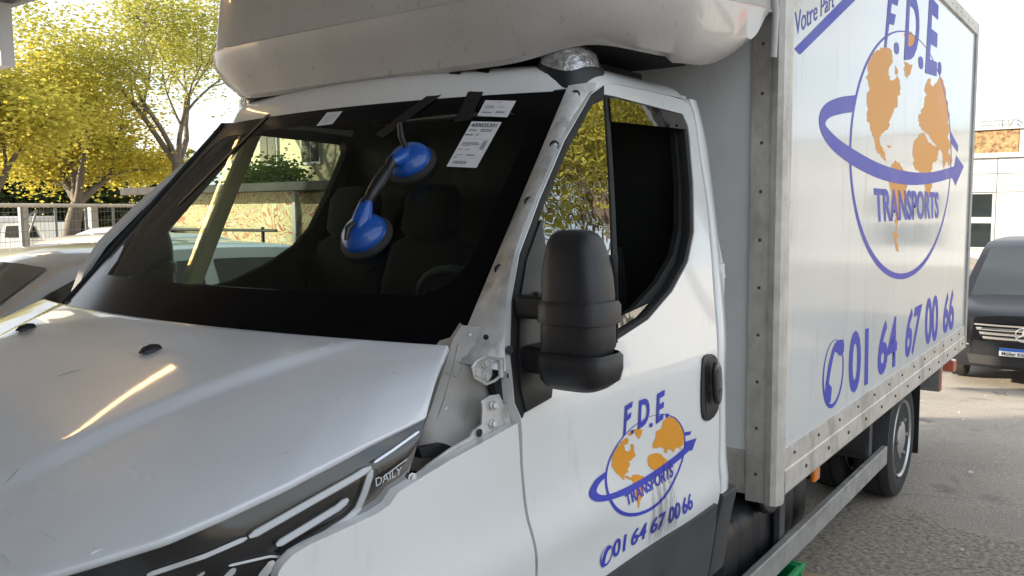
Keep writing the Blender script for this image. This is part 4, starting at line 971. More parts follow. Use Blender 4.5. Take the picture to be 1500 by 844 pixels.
# ------------------------------------------------------------------ suction lifter on the glass
SL = tag(empty('suction_lifter', WSP(560, 300, .0)), 'blue double suction cup glass lifter stuck to the windscreen', 'suction lifter')
def local(o): o.parent = SL; o.matrix_parent_inverse = Matrix.Translation(-SL.location); return o
wn = Vector((0, -1, .975)).normalized()
c1, c2 = WSP(604, 243, .006), WSP(538, 350, .006)
def nrm_at(p): return Vector((.46*p.x, -1, .975)).normalized()
hdir = (c1-c2).normalized()
heads = []
for c, sg in ((c1, -1), (c2, 1)):
    n = nrm_at(c); KS = 1.10; mt = axis(c, n) @ Matrix.Scale(KS, 4)
    pad = local(lathe('suction_pad', [(.066, 0), (.066, .007), (.060, .013), (.056, .016), (.02, .017)], mt, 'rubber', n=40))
    sh = lathe('cup_shell', [(.056, .013), (.057, .020), (.052, .032), (.040, .044), (.022, .054), (.008, .058)], mt, 'cupblue', n=40, smooth=50); sh.parent = pad; 
    d = (hdir*sg); d = (d-n*d.dot(n)).normalized(); s_ = n.cross(d).normalized()
    rr = []
    for t, hw, z0, z1 in ((-.030, .010, .030, .045), (-.01, .020, .03, .062), (.02, .024, .025, .072), (.036, .021, .032, .076), (.052, .018, .046, .080), (.058, .016, .050, .078)):
        rr.append([c+KS*(d*t+s_*hw*math.cos(a)+n*((z0+z1)/2+(z1-z0)/2*math.sin(a))) for a in [2*math.pi*i/16 for i in range(16)]])
    nk = grid('neck', rr, 'cupblue', None, smooth=60, close=True); nk.parent = pad
    heads.append(c+d*.056*KS+n*.065*KS)
    lv_ = [c-d*.01+n*.070, c-d*.035+n*.078, c-d*.060+n*.062] if sg == 1 else [c-d*.00+n*.060+s_*.01, c-d*.015+n*.092, c-d*.035+n*.125]
    le = tube('lever', lv_, [.007, .009, .006], 'black', None); le.parent = pad
A, B = heads
HB = local(tube('handle_bar', [A+(B-A)*t for t in (-.08, .02, .10, .2, .5, .8, .9, .98, 1.08)], [.016, .017, .013, .0165, .0195, .0165, .013, .017, .016], 'black', n=16))

# ------------------------------------------------------------------ green crate and cardboard by the guard bar
cr = tag(empty('plastic_crate', (.84, .36, 0)), 'green plastic crate standing under the side guard of the truck', 'crate')
for nm, a, b in (('side_wall', (-.20, -.15, .02), (-.185, .15, .30)), ('side_wall', (.185, -.15, .02), (.20, .15, .30)), ('end_wall', (-.185, -.15, .02), (.185, -.135, .30)), ('end_wall', (-.185, .135, .02), (.185, .15, .30)), ('base', (-.19, -.14, .005), (.19, .14, .02))):
    box(nm, a, b, 'green', cr)
for nm, a, b in (('rim', (-.212, -.162, .285), (-.2005, .162, .305)), ('rim', (.2005, -.162, .285), (.212, .162, .305)), ('rim', (-.2, -.162, .285), (.2, -.1505, .305)), ('rim', (-.2, .1505, .285), (.2, .162, .305))): box(nm, a, b, 'green', cr, bevel=.002)
for i in range(7): box('rib', (-.209, -.135+.043*i, .03), (-.2005, -.127+.043*i, .28), 'green', cr, bevel=.001); box('rib', (.2005, -.135+.043*i, .03), (.209, -.127+.043*i, .28), 'green', cr, bevel=.001)
cb = tag(box('cardboard_sheet', (.72, .76, .004), (1.12, 1.12, .012), 'card', bevel=.002), 'flat brown cardboard piece lying on the ground by the green crate', 'cardboard')

# ------------------------------------------------------------------ shelter over the front of the truck
CZ = 4.1
CE = bp(0, 18, 'z', CZ).y
SH = tag(empty('shelter_roof', (-3, CE, 0)), 'dark steel shelter roof over the front of the truck', 'shelter')
SH2 = Matrix.Translation((3, -CE, 0))
def shp(o): o.parent = SH; o.matrix_parent_inverse = SH2; return o
XL, XR_, YB = -10.4, 2.5, -9.0
shp(box('fascia', (XL, CE-.10, CZ), (XR_, CE, CZ+.35), 'canopysteel', bevel=.01))
shp(box('roof_deck', (XL, YB, CZ+.36), (XR_, CE, CZ+.42), 'canopysteel', bevel=0))
for i in range(6): shp(box('beam', (XL, YB+.3+i*1.9, CZ+.12), (XR_, YB+.45+i*1.9, CZ+.355), 'canopysteel', bevel=.01))
for x in (-9.6, -4.6, 2.2): shp(box('purlin', (x, YB, CZ-.05), (x+.14, CE-.11, CZ+.115), 'canopysteel', bevel=.01))
p = bp(4, 60, 'y', CE-.2)
shp(box('hanging_panel', (p.x-1.2, CE-.26, bp(4, 98, 'y', CE-.2).z), (bp(8, 60, 'y', CE-.2).x, CE-.11, CZ-.001), 'canopyside'))
for x in (-9.9, 2.2): shp(box('post', (x, -8.7, 0), (x+.2, -8.5, CZ+.12), 'canopysteel'))
# workshop front behind the photographer, added out of view to block the sun
WKS = tag(empty('added_workshop', (-3, -9.6, 0)), 'unseen grey workshop front added behind the shelter to block the sun', 'building')
def wk(o): o.parent = WKS; o.matrix_parent_inverse = Matrix.Translation((3, 9.6, 0)); return o
wk(box('wall', (-12, -9.5, 0), (9, -9.1, 5.2), 'concrete', bevel=0))
for x in (-9, -4.2, .6, 5): wk(box('roller_door', (x, -9.09, .02), (x+3.4, -9.05, 3.5), 'canopyside', bevel=.01))

# fluorescent tubes hanging under the shelter (their warm reflections lie on bonnet and deflector)
def reflect_at(P, n):
    d = (P-CAM).normalized(); return d-2*d.dot(n)*n
for nm, (x, y, rz) in (('a', (-4.05, -.8, 0)),):
    L_ = tag(empty('tube_lamp', (x, y, CZ-.35), rz), 'warm fluorescent tube lamp hanging under the shelter roof', 'lamp')
    box('housing', (-.05, -.75, .05), (.05, .75, .12), 'canopyside', L_)
    tube('tube', [(0, -.70, .03), (0, .70, .03)], .018, 'tube', L_)
    for yy in (-.6, .6): tube('hanger', [(0, yy, .12), (0, yy, .46)], .006, 'canopysteel', L_)

# ------------------------------------------------------------------ cars
def car(name, label, cat, loc, rz, paint, L=4.5, W=1.8, H=1.46, hatch=False, group=None, van=False):
    E = tag(empty(name, loc, rz), label, cat, group)
    hw = W/2; fb_, rb_ = -L/2, L/2
    zb = .62*H if not van else .56*H           # belt height
    hood = zb-.02
    # lower body stations: y, half width, top z
    if van: stn = [(fb_, .62, .50*H), (fb_+.10, .84, .53*H), (fb_+.35, .95, .555*H), (fb_+.9, 1.0, .60*H), (fb_+1.6, 1, .60*H), (rb_-.3, 1, .60*H), (rb_-.05, .96, .60*H), (rb_, .9, .58*H)]
    else: stn = [(fb_, .55, .44*H), (fb_+.06, .76, .48*H), (fb_+.25, .90, .52*H), (fb_+.7, .98, .575*H), (fb_+1.2, 1, .61*H), (0, 1, .63*H), (rb_-1.0, 1, .645*H), (rb_-.45, .97, .65*H), (rb_-.12, .88, .63*H), (rb_, .74, .56*H)]
    rr = []
    for y, w, zt in stn:
        w *= hw; z0 = .20 if fb_+.1 < y < rb_-.1 else .32
        rr.append([Vector((sx*w*k, y, z)) for sx, k, z in ((-1, .80, z0), (-1, .95, z0+.05), (-1, 1.0, .42), (-1, 1.0, zt*.75), (-1, .965, zt-.03), (-1, .90, zt), (-1, .5, zt+.025), (1, 0, zt+.035), (1, .5, zt+.025), (1, .90, zt), (1, .965, zt-.03), (1, 1.0, zt*.75), (1, 1.0, .42), (1, .95, z0+.05), (1, .80, z0))])
    b = grid('body', rr, paint, E, smooth=45)
    for r_, nm in ((rr[0], 'nose'), (rr[-1], 'tail')): mesh(nm, r_, [tuple(range(len(r_)))], paint, b)
    # greenhouse
    if van: y0, y1, y2, y3 = fb_+.95, fb_+1.75, rb_-.35, rb_-.05
    else: y0, y1, y2, y3 = fb_+1.15, fb_+1.95, rb_-(1.35 if not hatch else .75), rb_-(.62 if not hatch else .2)
    def zbel(y): return (.60*H if van else .625*H)
    ros = []
    ring = []
    N = 14
    for i in range(N+1):                         # profile from windscreen base over roof to rear base
        t = i/N
        if t < .25: k = t/.25; y = y0+(y1-y0)*k; z = zbel(y)+(H-.03-zbel(y))*k**.85
        elif t < .75: k = (t-.25)/.5; y = y1+(y2-y1)*k; z = H-.03+.03*math.sin(math.pi*k)
        else: k = (t-.75)/.25; y = y2+(y3-y2)*k; z = H-.03-(H-.03-zbel(y))*k**1.25
        wr = hw*(.92-.20*(z-zbel(y))/(H-zbel(y)))
        ring.append((y, z, wr))
    for y, z, wr in ring:
        zz = zbel(y); ros.append([Vector((-hw*.93, y, zz-.02)), Vector((-(hw*.93+wr)/2-.01, y, (zz+z)/2)), Vector((-wr, y, z-.02)), Vector((-wr*.9, y, z)), Vector((0, y, z+.02)), Vector((wr*.9, y, z)), Vector((wr, y, z-.02)), Vector(((hw*.93+wr)/2+.01, y, (zz+z)/2)), Vector((hw*.93, y, zz-.02))])
    grid('cabin_shell', ros, paint, E, smooth=40)
    # glass
    def glassq(nm, i0, i1, inset):
        r2 = []
        for i in range(i0, i1+1):
            y, z, wr = ring[i]; o_ = .006; k = (i-i0)/(i1-i0)
            r2.append([Vector((x, y+(-.006 if i0 < 5 else .006), z+.006+.02*(1-(x/(wr*.9))**2))) for x in (-wr*inset, -wr*.4, 0, wr*.4, wr*inset)])
        return grid(nm, r2, 'carglass', E, smooth=60)
    glassq('windscreen', 0, 3, .86); glassq('rear_window', N-3, N, .82)
    def sidep(y, t):                              # t 0 belt 1 roof edge
        zz = zbel(y); zt = None
        for (a, za, wa), (c, zc_, wc) in zip(ring, ring[1:]):
            if a <= y <= c: f = (y-a)/(c-a) if c > a else 0; zt = za+(zc_-za)*f; wt = wa+(wc-wa)*f
        z = zz+(zt-.05-zz)*t; A = (hw*.93, zz-.02); Mm = ((hw*.93+wt)/2+.01, (zz+zt)/2); Bb = (wt, zt-.02)
        x = A[0]+(Mm[0]-A[0])*(z-A[1])/(Mm[1]-A[1]) if z < Mm[1] else Mm[0]+(Bb[0]-Mm[0])*(z-Mm[1])/(Bb[1]-Mm[1])
        return x+.006, y, z
    mid = (y1+y2)/2
    for a, c in ((y0+.30, mid-.05), (mid+.05, y2+.10 if not van else mid+1.0))+(((mid+1.1, y2-.1),) if van else ()):
        for sx in (-1, 1):
            r2 = []
            for i in range(9):
                y = a+(c-a)*i/8; lo = sidep(y, .08); hi = sidep(y, .93); me_ = sidep(y, .5)
                r2.append([Vector((sx*lo[0], lo[1], lo[2])), Vector((sx*me_[0], me_[1], me_[2])), Vector((sx*hi[0], hi[1], hi[2]))])
            grid('side_window', r2, 'carglass', E, smooth=60)
    for sx in (-1, 1):
        for y in (fb_+.85, rb_-.85):
            mt = axis((sx*(hw-.12), y, .31), (sx, 0, 0)); wt = lathe('wheel', [(.19, -.1), (.29, -.1), (.31, -.08), (.31, .07), (.295, .095), (.21, .10)], mt, 'tyre', E, n=28); lathe('rim', [(.02, .05), (.19, .09), (.205, .10), (.205, .02)], mt, 'rim', wt, n=24)
        mr = grid('wing_mirror', [[Vector((sx*(hw*.93+.05+p.x), y0+.42+p.y, zbel(0)+.08+p.z)) for p in [Vector((.07*k*math.cos(a), yy, .055*k*math.sin(a))) for a in [2*math.pi*i/12 for i in range(12)]]] for yy, k in ((-.07, .2), (-.06, .7), (-.02, 1), (.05, 1), (.06, .8))], paint, E, smooth=60, close=True)
        if not van:
            P = [Vector((sx*hw*k, y, z)) for k, y, z in ((.60, fb_+.035, .40*H), (.86, fb_+.16, .40*H), (.915, fb_+.28, .475*H), (.66, fb_+.055, .455*H))]
            mesh('headlight', P, [(0, 1, 2, 3)] if sx > 0 else [(3, 2, 1, 0)], 'lamp_glass', E, solid=-.02)
    return E, ring, hw
mat('lamp_glass', (.55, .57, .60), .15, metal=.4, coat=1)
# nearest: grey hatchback alongside, roof edge about x=-2.4
car('parked_car', 'grey hatchback parked alongside the truck, shaded by the shelter', 'car', (-3.28, -.30, 0), 0, 'silver', L=4.3, W=1.82, H=1.53, hatch=True, group='parked cars beyond the truck')
car('parked_car', 'white car with sunlit roof, second beyond the truck', 'car', (-6.6, 1.9, 0), R(14), 'whitecar', L=4.6, W=1.82, H=1.50, group='parked cars beyond the truck')
car('parked_car', 'pale silver saloon parked along the wire fence', 'car', (-11.6, 4.9, 0), R(-62), 'silver', L=4.6, W=1.8, H=1.50, group='parked cars beyond the truck')
car('parked_car', 'pale saloon seen through the passenger window of the truck, glass tint put into its paint', 'car', (-7.6, 6.4, 0), R(-62), 'glasstintcar', L=4.6, W=1.8, H=1.46, group='parked cars beyond the truck')

# dark van behind the truck
vl = at(1497, 492, 10.8); VX, VY = vl.x+.02, vl.y; VZ = gz(VX, VY)
E_, ring, hw = car('parked_van', 'dark blue black people carrier facing the camera behind the truck', 'van', (VX, VY+2.4, VZ), 0, 'vandark', L=4.75, W=1.90, H=1.86, van=True)
f0 = -2.375
def vf(x, z, out=0): # front face of the van (local)
    return Vector((x, f0-.03-out+.22*(abs(x)/.95)**2.6+.10*max(0, z-.75)/.3*0, z))
def vpoly(nm, pts, material, out=.012, par=E_, **k):
    return surfpoly(nm, [pts], lambda x, z: vf(x, z, out), (0, -1, 0), material, par, du=.08, **k)
bp_ = vpoly('bumper', [(-.93, .28), (.93, .28), (.945, .50), (.90, .63), (-.90, .63), (-.945, .50)], 'vandark', .03, solid=.06, bevel=.02)
vpoly('air_intake', [(-.60, .32), (.60, .32), (.64, .44), (-.64, .44)], 'rubber', .036, bp_)
for sx in (-1, 1):
    vpoly('bumper_strip', [(sx*.62, .555), (sx*.90, .585), (sx*.90, .60), (sx*.62, .572)], 'chrome', .036, bp_, solid=.004)
gr = vpoly('grille', smoothloop([(-.56, .83), (.56, .83), (.48, .64), (.30, .625), (-.30, .625), (-.48, .64)], 1), 'rubber', .03, solid=.02)
for i, z in enumerate((.655, .71, .765)):
    wz = .45+.04*i; vpoly('grille_bar', [(-wz, z), (wz, z), (wz+.01, z+.032), (-wz-.01, z+.032)], 'chrome', .045, gr, solid=.01, bevel=.004)
vpoly('grille_surround', [(-.57, .825), (.57, .825), (.555, .845), (-.555, .845)], 'chrome', .04, gr, solid=.01)
sc0 = vf(0, .735, .06)
ring_ = [sc0+Vector((.085*math.cos(2*math.pi*i/32), 0, .085*math.sin(2*math.pi*i/32))) for i in range(33)]
em = tube('star_emblem', ring_, .009, 'chrome', gr)
for a in (90, 210, 330): tube('star_arm', [sc0, sc0+Vector((.085*math.cos(R(a)), 0, .085*math.sin(R(a))))], [.014, .003], 'chrome', em.parent)
pl = vpoly('number_plate', [(-.26, .44), (.26, .44), (.26, .555), (-.26, .555)], 'paper', .05, bp_, solid=.008)
vpoly('plate_band', [(-.26, .517), (.26, .517), (.26, .555), (-.26, .555)], mat('plateblue', (.02, .12, .50), .4), .0515, bp_)
vpoly('plate_band', [(-.26, .44), (.26, .44), (.26, .452), (-.26, .452)], 'rubber', .0515, bp_)
text('plate_text', 'Müller Kfz-Handel', [(-.23, .462), (.22, .462), (.22, .507), (-.23, .507)], lambda x, z: vf(x, z, .0525), 'ink', bp_, bold=.02)
for sx in (-1, 1):
    h_ = vpoly('headlight', smoothloop([(sx*.60, .66), (sx*.82, .70), (sx*.93, .90), (sx*.86, .88), (sx*.66, .76)], 1), 'lamp_glass', .02, solid=.02)
# bonnet skin of the van, wiper and interior hints
rr = []
for i in range(9):
    t = i/8; y = f0-.01+(1.02)*t; z = .845+.30*t**.7; w = .62+.26*t**.6
    rr.append([Vector((w*k, y+.10*abs(k)**2.5*(1-t), z-.05*abs(k)**3)) for k in (-1, -.7, -.35, 0, .35, .7, 1)])
grid('bonnet', rr, 'vandark', E_, smooth=60, solid=.02)
tube('wiper', [(-.55, f0+1.04, 1.165), (0, f0+1.10, 1.19), (.45, f0+1.12, 1.20)], .010, 'rubber', E_)
tube('wiper', [(-.05, f0+1.03, 1.165), (.4, f0+1.08, 1.18), (.8, f0+1.2, 1.19)], .010, 'rubber', E_)

# ------------------------------------------------------------------ far building on the right
BLD = tag(empty('white_hall', (0, 34, gz(0, 34))), 'white panelled hall with brown chip band and roof railing', 'building')
BZ = gz(0, 34); BY = 34.0
def onb(px, py): p = bp(px, py, 'y', BY); return p.x, p.z
def bq(nm, x0, x1, z0, z1, y0, y1, material, par=BLD, bevel=0):
    o = box(nm, (x0, y0, z0), (x1, y1, z1), material, None, bevel=bevel); o.parent = par
    o.matrix_parent_inverse = Matrix.Translation((0, -34, -BZ)) if par is BLD else Matrix.Identity(4); return o
zt = onb(1470, 226)[1]; zb2 = onb(1470, 190)[1]; x1 = 34.0; x0 = -16.0
bq('wall', x0, x1, BZ-1, zt-.12, BY+.06, BY+9, 'clad2')
bq('eave', x0-.1, x1, zt-.12, zt+.06, BY-.12, BY+9, 'clad')
bq('chip_band', x0+.2, onb(1492, 200)[0], zt+.061, zb2, BY+.15, BY+8, 'chips')
bq('chip_band', onb(1493, 200)[0], x1, zt+.061, zb2+.02, BY+.15, BY+8, 'clad2')
bq('coping', x0+.1, x1, zb2+.021, zb2+.10, BY+.05, BY+8.1, 'clad2')
wz0, wz1, wz2, wz3 = onb(1440, 360)[1], onb(1440, 327)[1], onb(1440, 318)[1], onb(1440, 284)[1]
wx0, wx1 = onb(1426, 320)[0], onb(1459, 320)[0]
zrow = [BZ-.8, onb(1440, 366)[1], onb(1440, 282)[1], onb(1440, 255)[1], zt-.125]
pw = (onb(1490, 300)[0]-wx1)
xx = wx1+.02
cols = [wx1-.02+i*2.9 for i in range(-7, 11)]
for a, b in zip(cols, cols[1:]):
    for i in range(4):
        has = (abs(b-wx1) < .1 or abs(a-wx1-5.8-2.9) < .1 or a > 12) and i == 1
        if has: continue
        bq('cladding_panel', a+.012, b-.012, zrow[i]+.012, zrow[i+1]-.012, BY, BY+.055, 'clad', bevel=.006)
    if (abs(b-wx1) < .1 or abs(a-wx1-5.8-2.9) < .1 or a > 12):
        w = bq('window', a+.05, b-.02, zrow[1]+.03, zrow[2]-.02, BY+.02, BY+.056, 'clad', bevel=.01)
        for z0_, z1_ in ((zrow[1]+.10, wz1), (wz2, zrow[2]-.06)):
            for k in (0, 1): bq('pane', a+.12+k*(b-a-.2)/2, a+.06+(k+1)*(b-a-.2)/2, z0_, z1_, BY+.010, BY+.019, 'carglass', w)
RAILO = tag(empty('roof_railing', (onb(1458, 190)[0], BY+1, zb2+.1)), 'thin steel railing on the roof of the white hall', 'railing')
ra, rb = onb(1433, 180)[0], onb(1485, 180)[0]
def rl(nm, pts, r): o = tube(nm, pts, r, 'fencewire', None, 6); o.parent = RAILO; o.matrix_parent_inverse = Matrix.Translation(-RAILO.location); return o
zr = zb2+.1; ztop = onb(1470, 173)[1]
for z in (ztop, (ztop+zr)/2): rl('rail', [(ra, BY+1, z), (rb, BY+1, z), (rb, BY+3, z)], .02)
for i in range(5): rl('post', [(ra+(rb-ra)*i/4, BY+1, zr), (ra+(rb-ra)*i/4, BY+1, ztop)], .02)
rl('brace', [(ra+(rb-ra)*.58, BY+1, zr), (ra+(rb-ra)*.56, BY+1, ztop)], .035); rl('brace', [(rb-.35, BY+1, zr), (rb-.1, BY+1, ztop)], .03)

# ------------------------------------------------------------------ trees
def tree(name, label, loc, h, crown_r, leafmat, nleaf, leaf, seed, trunk=.22, spread=1.0, crown_z=.55, bare=0, group=None, fork=.28):
    rnd = random.Random(seed); E = tag(empty(name, loc), label, 'tree', group)
    bm = bmesh.new(); tips = []
    def grow(p, d, ln, r, lev):
        pts = [p]; rs = [r]; q = p.copy(); dd = d.copy(); n = 5
        for i in range(n):
            dd = (dd+Vector((rnd.uniform(-.22, .22), rnd.uniform(-.22, .22), rnd.uniform(-.06, .16)))).normalized(); q = q+dd*ln/n; pts.append(q.copy()); rs.append(r*(1-.45*(i+1)/n))
        tubebm(bm, pts, rs, 7 if lev < 2 else 5, cap=True)
        if lev >= 1: tips.extend((pts[k], lev) for k in range(2, n+1))
        if lev == 4: return
        nb = 4 if lev == 0 else 3
        for i in range(nb):
            a = rnd.uniform(0, 6.28)+i*6.28/nb; tilt = rnd.uniform(.35, .85)*spread; u, w = frame_of(dd)
            nd = (dd*math.cos(tilt)+(u*math.cos(a)+w*math.sin(a))*math.sin(tilt)).normalized(); nd.z = max(nd.z, -.1)
            k = rnd.choice((3, 4, 5)) if lev else 5
            grow(pts[k], nd, ln*rnd.uniform(.62, .82), rs[k]*rnd.uniform(.6, .78), lev+1)
    grow(Vector((0, 0, -.1)), Vector((0, 0, 1)), h*fork, trunk, 0)
    frombm('trunk', bm, 'bark', E, smooth=60)
    V = []; F = []
    tp = [t for t, l in tips if l >= 2]
    for i in range(nleaf):
        c = rnd.choice(tp); cl = c+Vector((rnd.gauss(0, crown_r), rnd.gauss(0, crown_r), rnd.gauss(0, crown_r*.8)))
        n = Vector((rnd.gauss(0, 1), rnd.gauss(0, 1), rnd.gauss(.4, .8))).normalized(); u, w = frame_of(n); s = leaf*rnd.uniform(.6, 1.3); k = len(V)
        fold = n*s*.25
        V += [cl-u*s, cl+w*s*.55+fold, cl+u*s*1.1, cl-w*s*.55+fold]; F += [(k, k+1, k+2), (k, k+2, k+3)]
    me = bpy.data.meshes.new('crown'); me.from_pydata(V, [], F); obj('crown', me, leafmat, E)
    return E
def gp(px, dep):  # ground point under an image column at a depth
    p = at(px, 400, dep); return (p.x, p.y, 0)
tree('maple_tree', 'broad yellow leaved tree with forked trunk behind the wire fence', gp(105, 21), 9.0, .36, 'leaf_yellow', 31000, .056, 3, trunk=.30, spread=1.1, fork=.24)
tree('maple_tree', 'thin leaved tall tree with bare upper twigs beside the yellow tree', gp(276, 24), 10.5, .42, 'leaf_thin', 19000, .052, 11, trunk=.24, spread=.95, fork=.30)
tree('maple_tree', 'golden tree at the shelter edge left of the forked trunk', gp(-40, 19), 8.2, .36, 'leaf_yellow', 25000, .056, 5, trunk=.24, spread=1.1, fork=.26)
tree('leafy_tree', 'green leafy tree standing over the painted wall', gp(392, 23), 4.4, .26, 'leaf_green', 12000, .06, 9, trunk=.16, spread=1.0, fork=.26)
tree('leafy_tree', 'darker green tree far behind the forked yellow tree', gp(160, 38), 9.5, .5, 'leaf_dark', 14000, .16, 21, trunk=.3, spread=1.1, fork=.2)
# trees and buildings on the right hand side of the yard, mirrored in side window and box
for i, (x, y, s) in enumerate(((8.6, 17.6, 4), (10.8, 15.4, 8), (13.2, 13.0, 15))):
    tree('yard_tree', ('bare twigged spring tree across the yard nearest the white hall', 'spring tree across the yard standing between two others', 'thin spring tree across the yard farthest from the white hall')[i], (x, y, -.66), 17, .5, 'leaf_thin', 16000, .085, s+30, trunk=.22, spread=.95, fork=.28, group='trees across the yard')
RW = tag(empty('shop_building', (15.0, 22.5, -.66), R(-30)), 'pale shop front with dark windows across the yard', 'building')
box('wall', (-5, 0, 0), (5, 6, 5.0), 'clad', RW, bevel=0); box('corner_strip', (-5.05, -.06, 0), (-4.6, -.001, 5.05), 'redwall', RW, bevel=0)
for i in range(2): box('window', (-.4+2.4*i, -.05, .8), (1.2+2.4*i, -.001, 2.6), 'carglass', RW, bevel=0)

# ------------------------------------------------------------------ fence and yard at the back left
FA, FB = at(-160, 300, 13.5), at(235, 300, 21.0)
FA.z = FB.z = 0; fdv = (FB-FA); fl_ = fdv.length; fdn = fdv.normalized()
FE = tag(empty('wire_fence', FA), 'wire mesh fence with pale rolled screen along its top', 'fence')
def fp(t, z): return fdn*t+Vector((0, 0, z))
zs = 1.88
npst = 9
for i in range(npst): tube('post', [fp(fl_*i/(npst-1), 0), fp(fl_*i/(npst-1), zs+.02)], .03, 'fencewire', FE)
bm = bmesh.new()
for i in range(int(fl_/.12)): tubebm(bm, [fp(i*.12, .05), fp(i*.12, zs-.06)], .003, 4, cap=False)
for i in range(10): tubebm(bm, [fp(0, .08+i*.185), fp(fl_, .08+i*.185)], .005, 4, cap=False)
o = frombm('wire_mesh', bm, 'fencewire', FE); o['kind'] = 'stuff'
rr = []
for i in range(181):
    t = fl_*i/180; sag = .018*abs(math.sin(i*.9)); rr.append([fp(t, 0)+Vector((0, 0, zs+.034*math.sin(a)-(sag if math.sin(a) < 0 else 0)))+Vector((fdn.y, -fdn.x, 0))*.055*math.cos(a) for a in [2*math.pi*k/8 for k in range(8)]])
grid('rolled_screen', rr, 'screenroll', FE, smooth=60, close=True)
tube('brace', [fp(fl_*.40, 1.35), fp(fl_*.43, 1.78)], .02, 'fencewire', FE); tube('brace', [fp(fl_*.38, 1.6), fp(fl_*.43, 1.78)], .02, 'fencewire', FE)
for px in (35, 137):
    q_ = at(px, 330, 24); box('gate_pillar', (q_.x-.10, q_.y-.10, 0), (q_.x+.10, q_.y+.10, 1.9), 'clad2', bevel=.01)
for o in [o for o in bpy.data.objects if o.name.startswith('gate_pillar')]: tag(o, 'white square pillar behind the wire fence', 'pillar', 'white pillars behind the fence')
# white trailer and small van behind the fence
tp_ = at(28, 340, 27); TL = tag(empty('box_trailer', (tp_.x, tp_.y, 0), R(35)), 'white box trailer parked behind the wire fence', 'trailer')
box('body', (-2.0, -.9, .45), (.75, .9, 1.62), 'clad', TL, bevel=.04)
box('window', (-1.2, -.915, 1.1), (-.7, -.901, 1.45), 'carglass', TL, bevel=.0)
for x in (-1.6, -.3): lathe('wheel', [(.1, -.1), (.3, -.1), (.3, .1), (.1, .1)], axis((x, -.85, .3), (0, -1, 0)), 'tyre', TL, n=20)
tp2 = at(62, 345, 25); PV = tag(empty('small_van', (tp2.x, tp2.y, 0), R(30)), 'small white van with green tinted window behind the fence', 'van')
rr = [[Vector((x, y, z)) for x, z in ((-.9, .3), (-.9, 1.0), (-.8, 1.0), (-.62, 1.42), (.35, 1.45), (.62, 1.0), (1.3, .9), (1.4, .6), (1.4, .3))] for y in (-.75, .75)]
grid('body', rr, 'whitecar', PV, smooth=None); mesh('side', rr[0], [tuple(range(9))], 'whitecar', PV); mesh('side', rr[1], [tuple(range(9))[::-1]], 'whitecar', PV)
mesh('side_window', [(-.62, -.76, 1.03), (.45, -.76, 1.03), (.28, -.76, 1.38), (-.55, -.76, 1.36)], [(0, 1, 2, 3)], 'carglass', PV)
for x in (-.5, .9): lathe('wheel', [(.1, -.1), (.3, -.1), (.3, .1), (.1, .1)], axis((x, -.7, .3), (0, -1, 0)), 'tyre', PV, n=20)
# hedge
def hedge(name, label, p0, p1, h, w, n, leafmat, leaf, seed):
    rnd = random.Random(seed); V = []; F = []
    for i in range(n):
        t = rnd.random(); c = Vector(p0).lerp(Vector(p1), t)+Vector((rnd.gauss(0, w), rnd.gauss(0, w), h*rnd.random()**.7*(.75+.25*math.sin(t*23+seed)+.12*math.sin(t*61))))
        nn = Vector((rnd.gauss(0, 1), rnd.gauss(0, 1), rnd.gauss(.3, 1))).normalized(); u, w_ = frame_of(nn); s = leaf*rnd.uniform(.6, 1.3); k = len(V)
        V += [c-u*s, c+w_*s*.6, c+u*s, c-w_*s*.6]; F.append((k, k+1, k+2, k+3))
    me = bpy.data.meshes.new(name); me.from_pydata(V, [], F); o = obj(name, me, leafmat); o['kind'] = 'stuff'; tag(o, label, 'hedge')
hedge('hedge', 'dark mass of shrubs behind the fence and trailer', tuple(Vector(gp(-150, 31))), tuple(Vector(gp(330, 36))), 4.2, .8, 26000, 'leaf_dark', .13, 2)

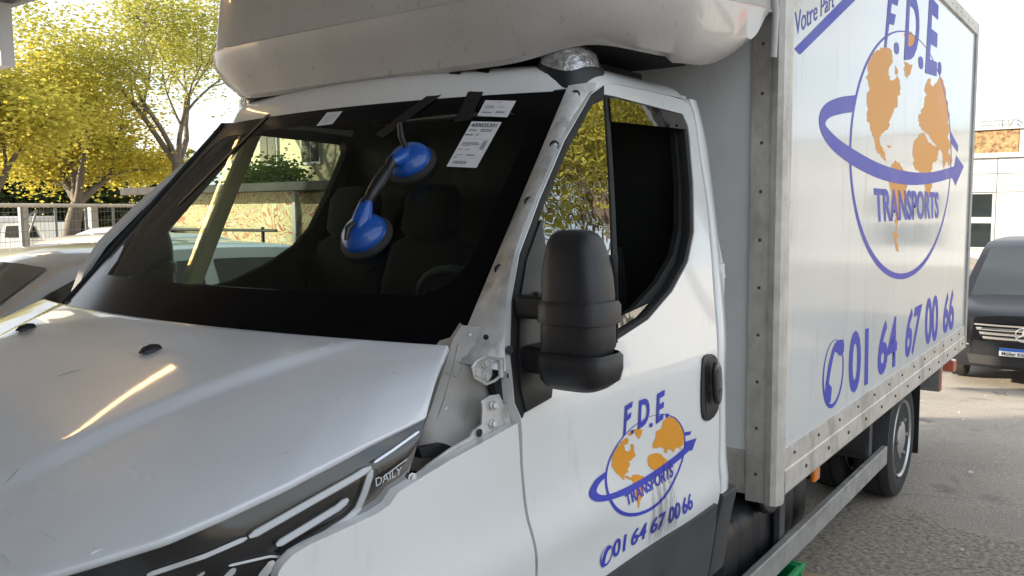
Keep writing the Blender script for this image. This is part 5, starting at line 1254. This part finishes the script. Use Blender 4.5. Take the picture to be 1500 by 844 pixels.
# painted wall and building beyond the cars
def graffiti():
    m = bpy.data.materials.new('graffiti'); m.use_nodes = True; n = m.node_tree.nodes; l = m.node_tree.links; p = n['Principled BSDF']; p.inputs['Roughness'].default_value = .9
    tc = n.new('ShaderNodeTexCoord'); mp = n.new('ShaderNodeMapping'); mp.inputs['Scale'].default_value = (.9, .9, 1.1); l.new(tc.outputs['Object'], mp.inputs[0])
    v = n.new('ShaderNodeTexNoise'); v.inputs['Scale'].default_value = 1.4; v.inputs['Detail'].default_value = 3; v.inputs['Distortion'].default_value = 2.5; l.new(mp.outputs[0], v.inputs['Vector'])
    r = n.new('ShaderNodeValToRGB'); l.new(v.outputs['Fac'], r.inputs[0]); e = r.color_ramp; e.interpolation = 'CONSTANT'
    cs = [(0, (.50, .42, .26)), (.40, (.62, .52, .30)), (.46, (.42, .14, .09)), (.485, (.66, .60, .42)), (.53, (.30, .30, .22)), (.545, (.62, .50, .28)), (.60, (.50, .20, .12)), (.63, (.64, .58, .40))]
    e.elements[0].color = (*cs[0][1], 1); e.elements[1].position = cs[1][0]; e.elements[1].color = (*cs[1][1], 1)
    for q_, c in cs[2:]: x = e.elements.new(q_); x.color = (*c, 1)
    l.new(r.outputs[0], p.inputs['Base Color']); M['graffiti'] = m
graffiti()
wl = at(215, 300, 17.5); GY = wl.y-1
p0, p1 = bp(212, 300, 'y', GY), bp(560, 300, 'y', GY)
GW = tag(empty('painted_wall', (p0.x, GY, 0)), 'low garage wall covered in faded red and ochre graffiti', 'wall')
wlen = p1.x-p0.x; zt1 = bp(400, 281, 'y', GY).z; xg = bp(432, 300, 'y', GY).x-p0.x
box('wall', (0, 0, 0), (xg-.04, .2, zt1), 'graffiti', GW, bevel=.0)
box('gate', (xg+.04, .03, .05), (wlen, .1, zt1-.03), 'graffiti', GW, bevel=0); box('gate_post', (xg-.038, -.03, 0), (xg+.038, .15, zt1), 'clad2', GW)
box('roof_edge', (-.2, -.35, zt1+.002), (wlen+.3, 2.5, zt1+.13), 'under', GW)
for t in (0, .33, .66, 1): tube('fence_post', [(wlen*.15+wlen*.6*t, -.9, 0), (wlen*.15+wlen*.6*t, -.9, 1.5)], .025, 'rubber', GW)
tube('fence_rail', [(wlen*.1, -.9, 1.45), (wlen*.8, -.9, 1.45)], .022, 'rubber', GW)
GB = GY+8
q0, q1 = bp(325, 250, 'y', GB), bp(620, 250, 'y', GB)
OB = tag(empty('ochre_house', (q0.x, GB, 0)), 'ochre rendered house with white windows behind the painted wall', 'house')
ol = q1.x-q0.x
box('wall', (0, 0, 0), (ol, 6, 4.25), 'render', OB, bevel=0)
zz1, zz0 = bp(460, 215, 'y', GB).z, bp(460, 241, 'y', GB).z
for px in (352, 395, 457, 520):
    xw = bp(px, 230, 'y', GB).x-q0.x
    w = box('window', (xw-.42, -.06, zz0), (xw+.42, -.001, zz0+1.35), 'clad', OB, bevel=.005)
    for k in (0, 1):
        o = box('pane', (xw-.36+.38*k, -.075, zz0+.08), (xw-.02+.38*k, -.061, zz0+1.27), 'carglass', None, bevel=0); o.parent = w; 
box('gutter', (-.2, -.3, 4.25), (ol+.2, 6.2, 4.37), 'clad2', OB)
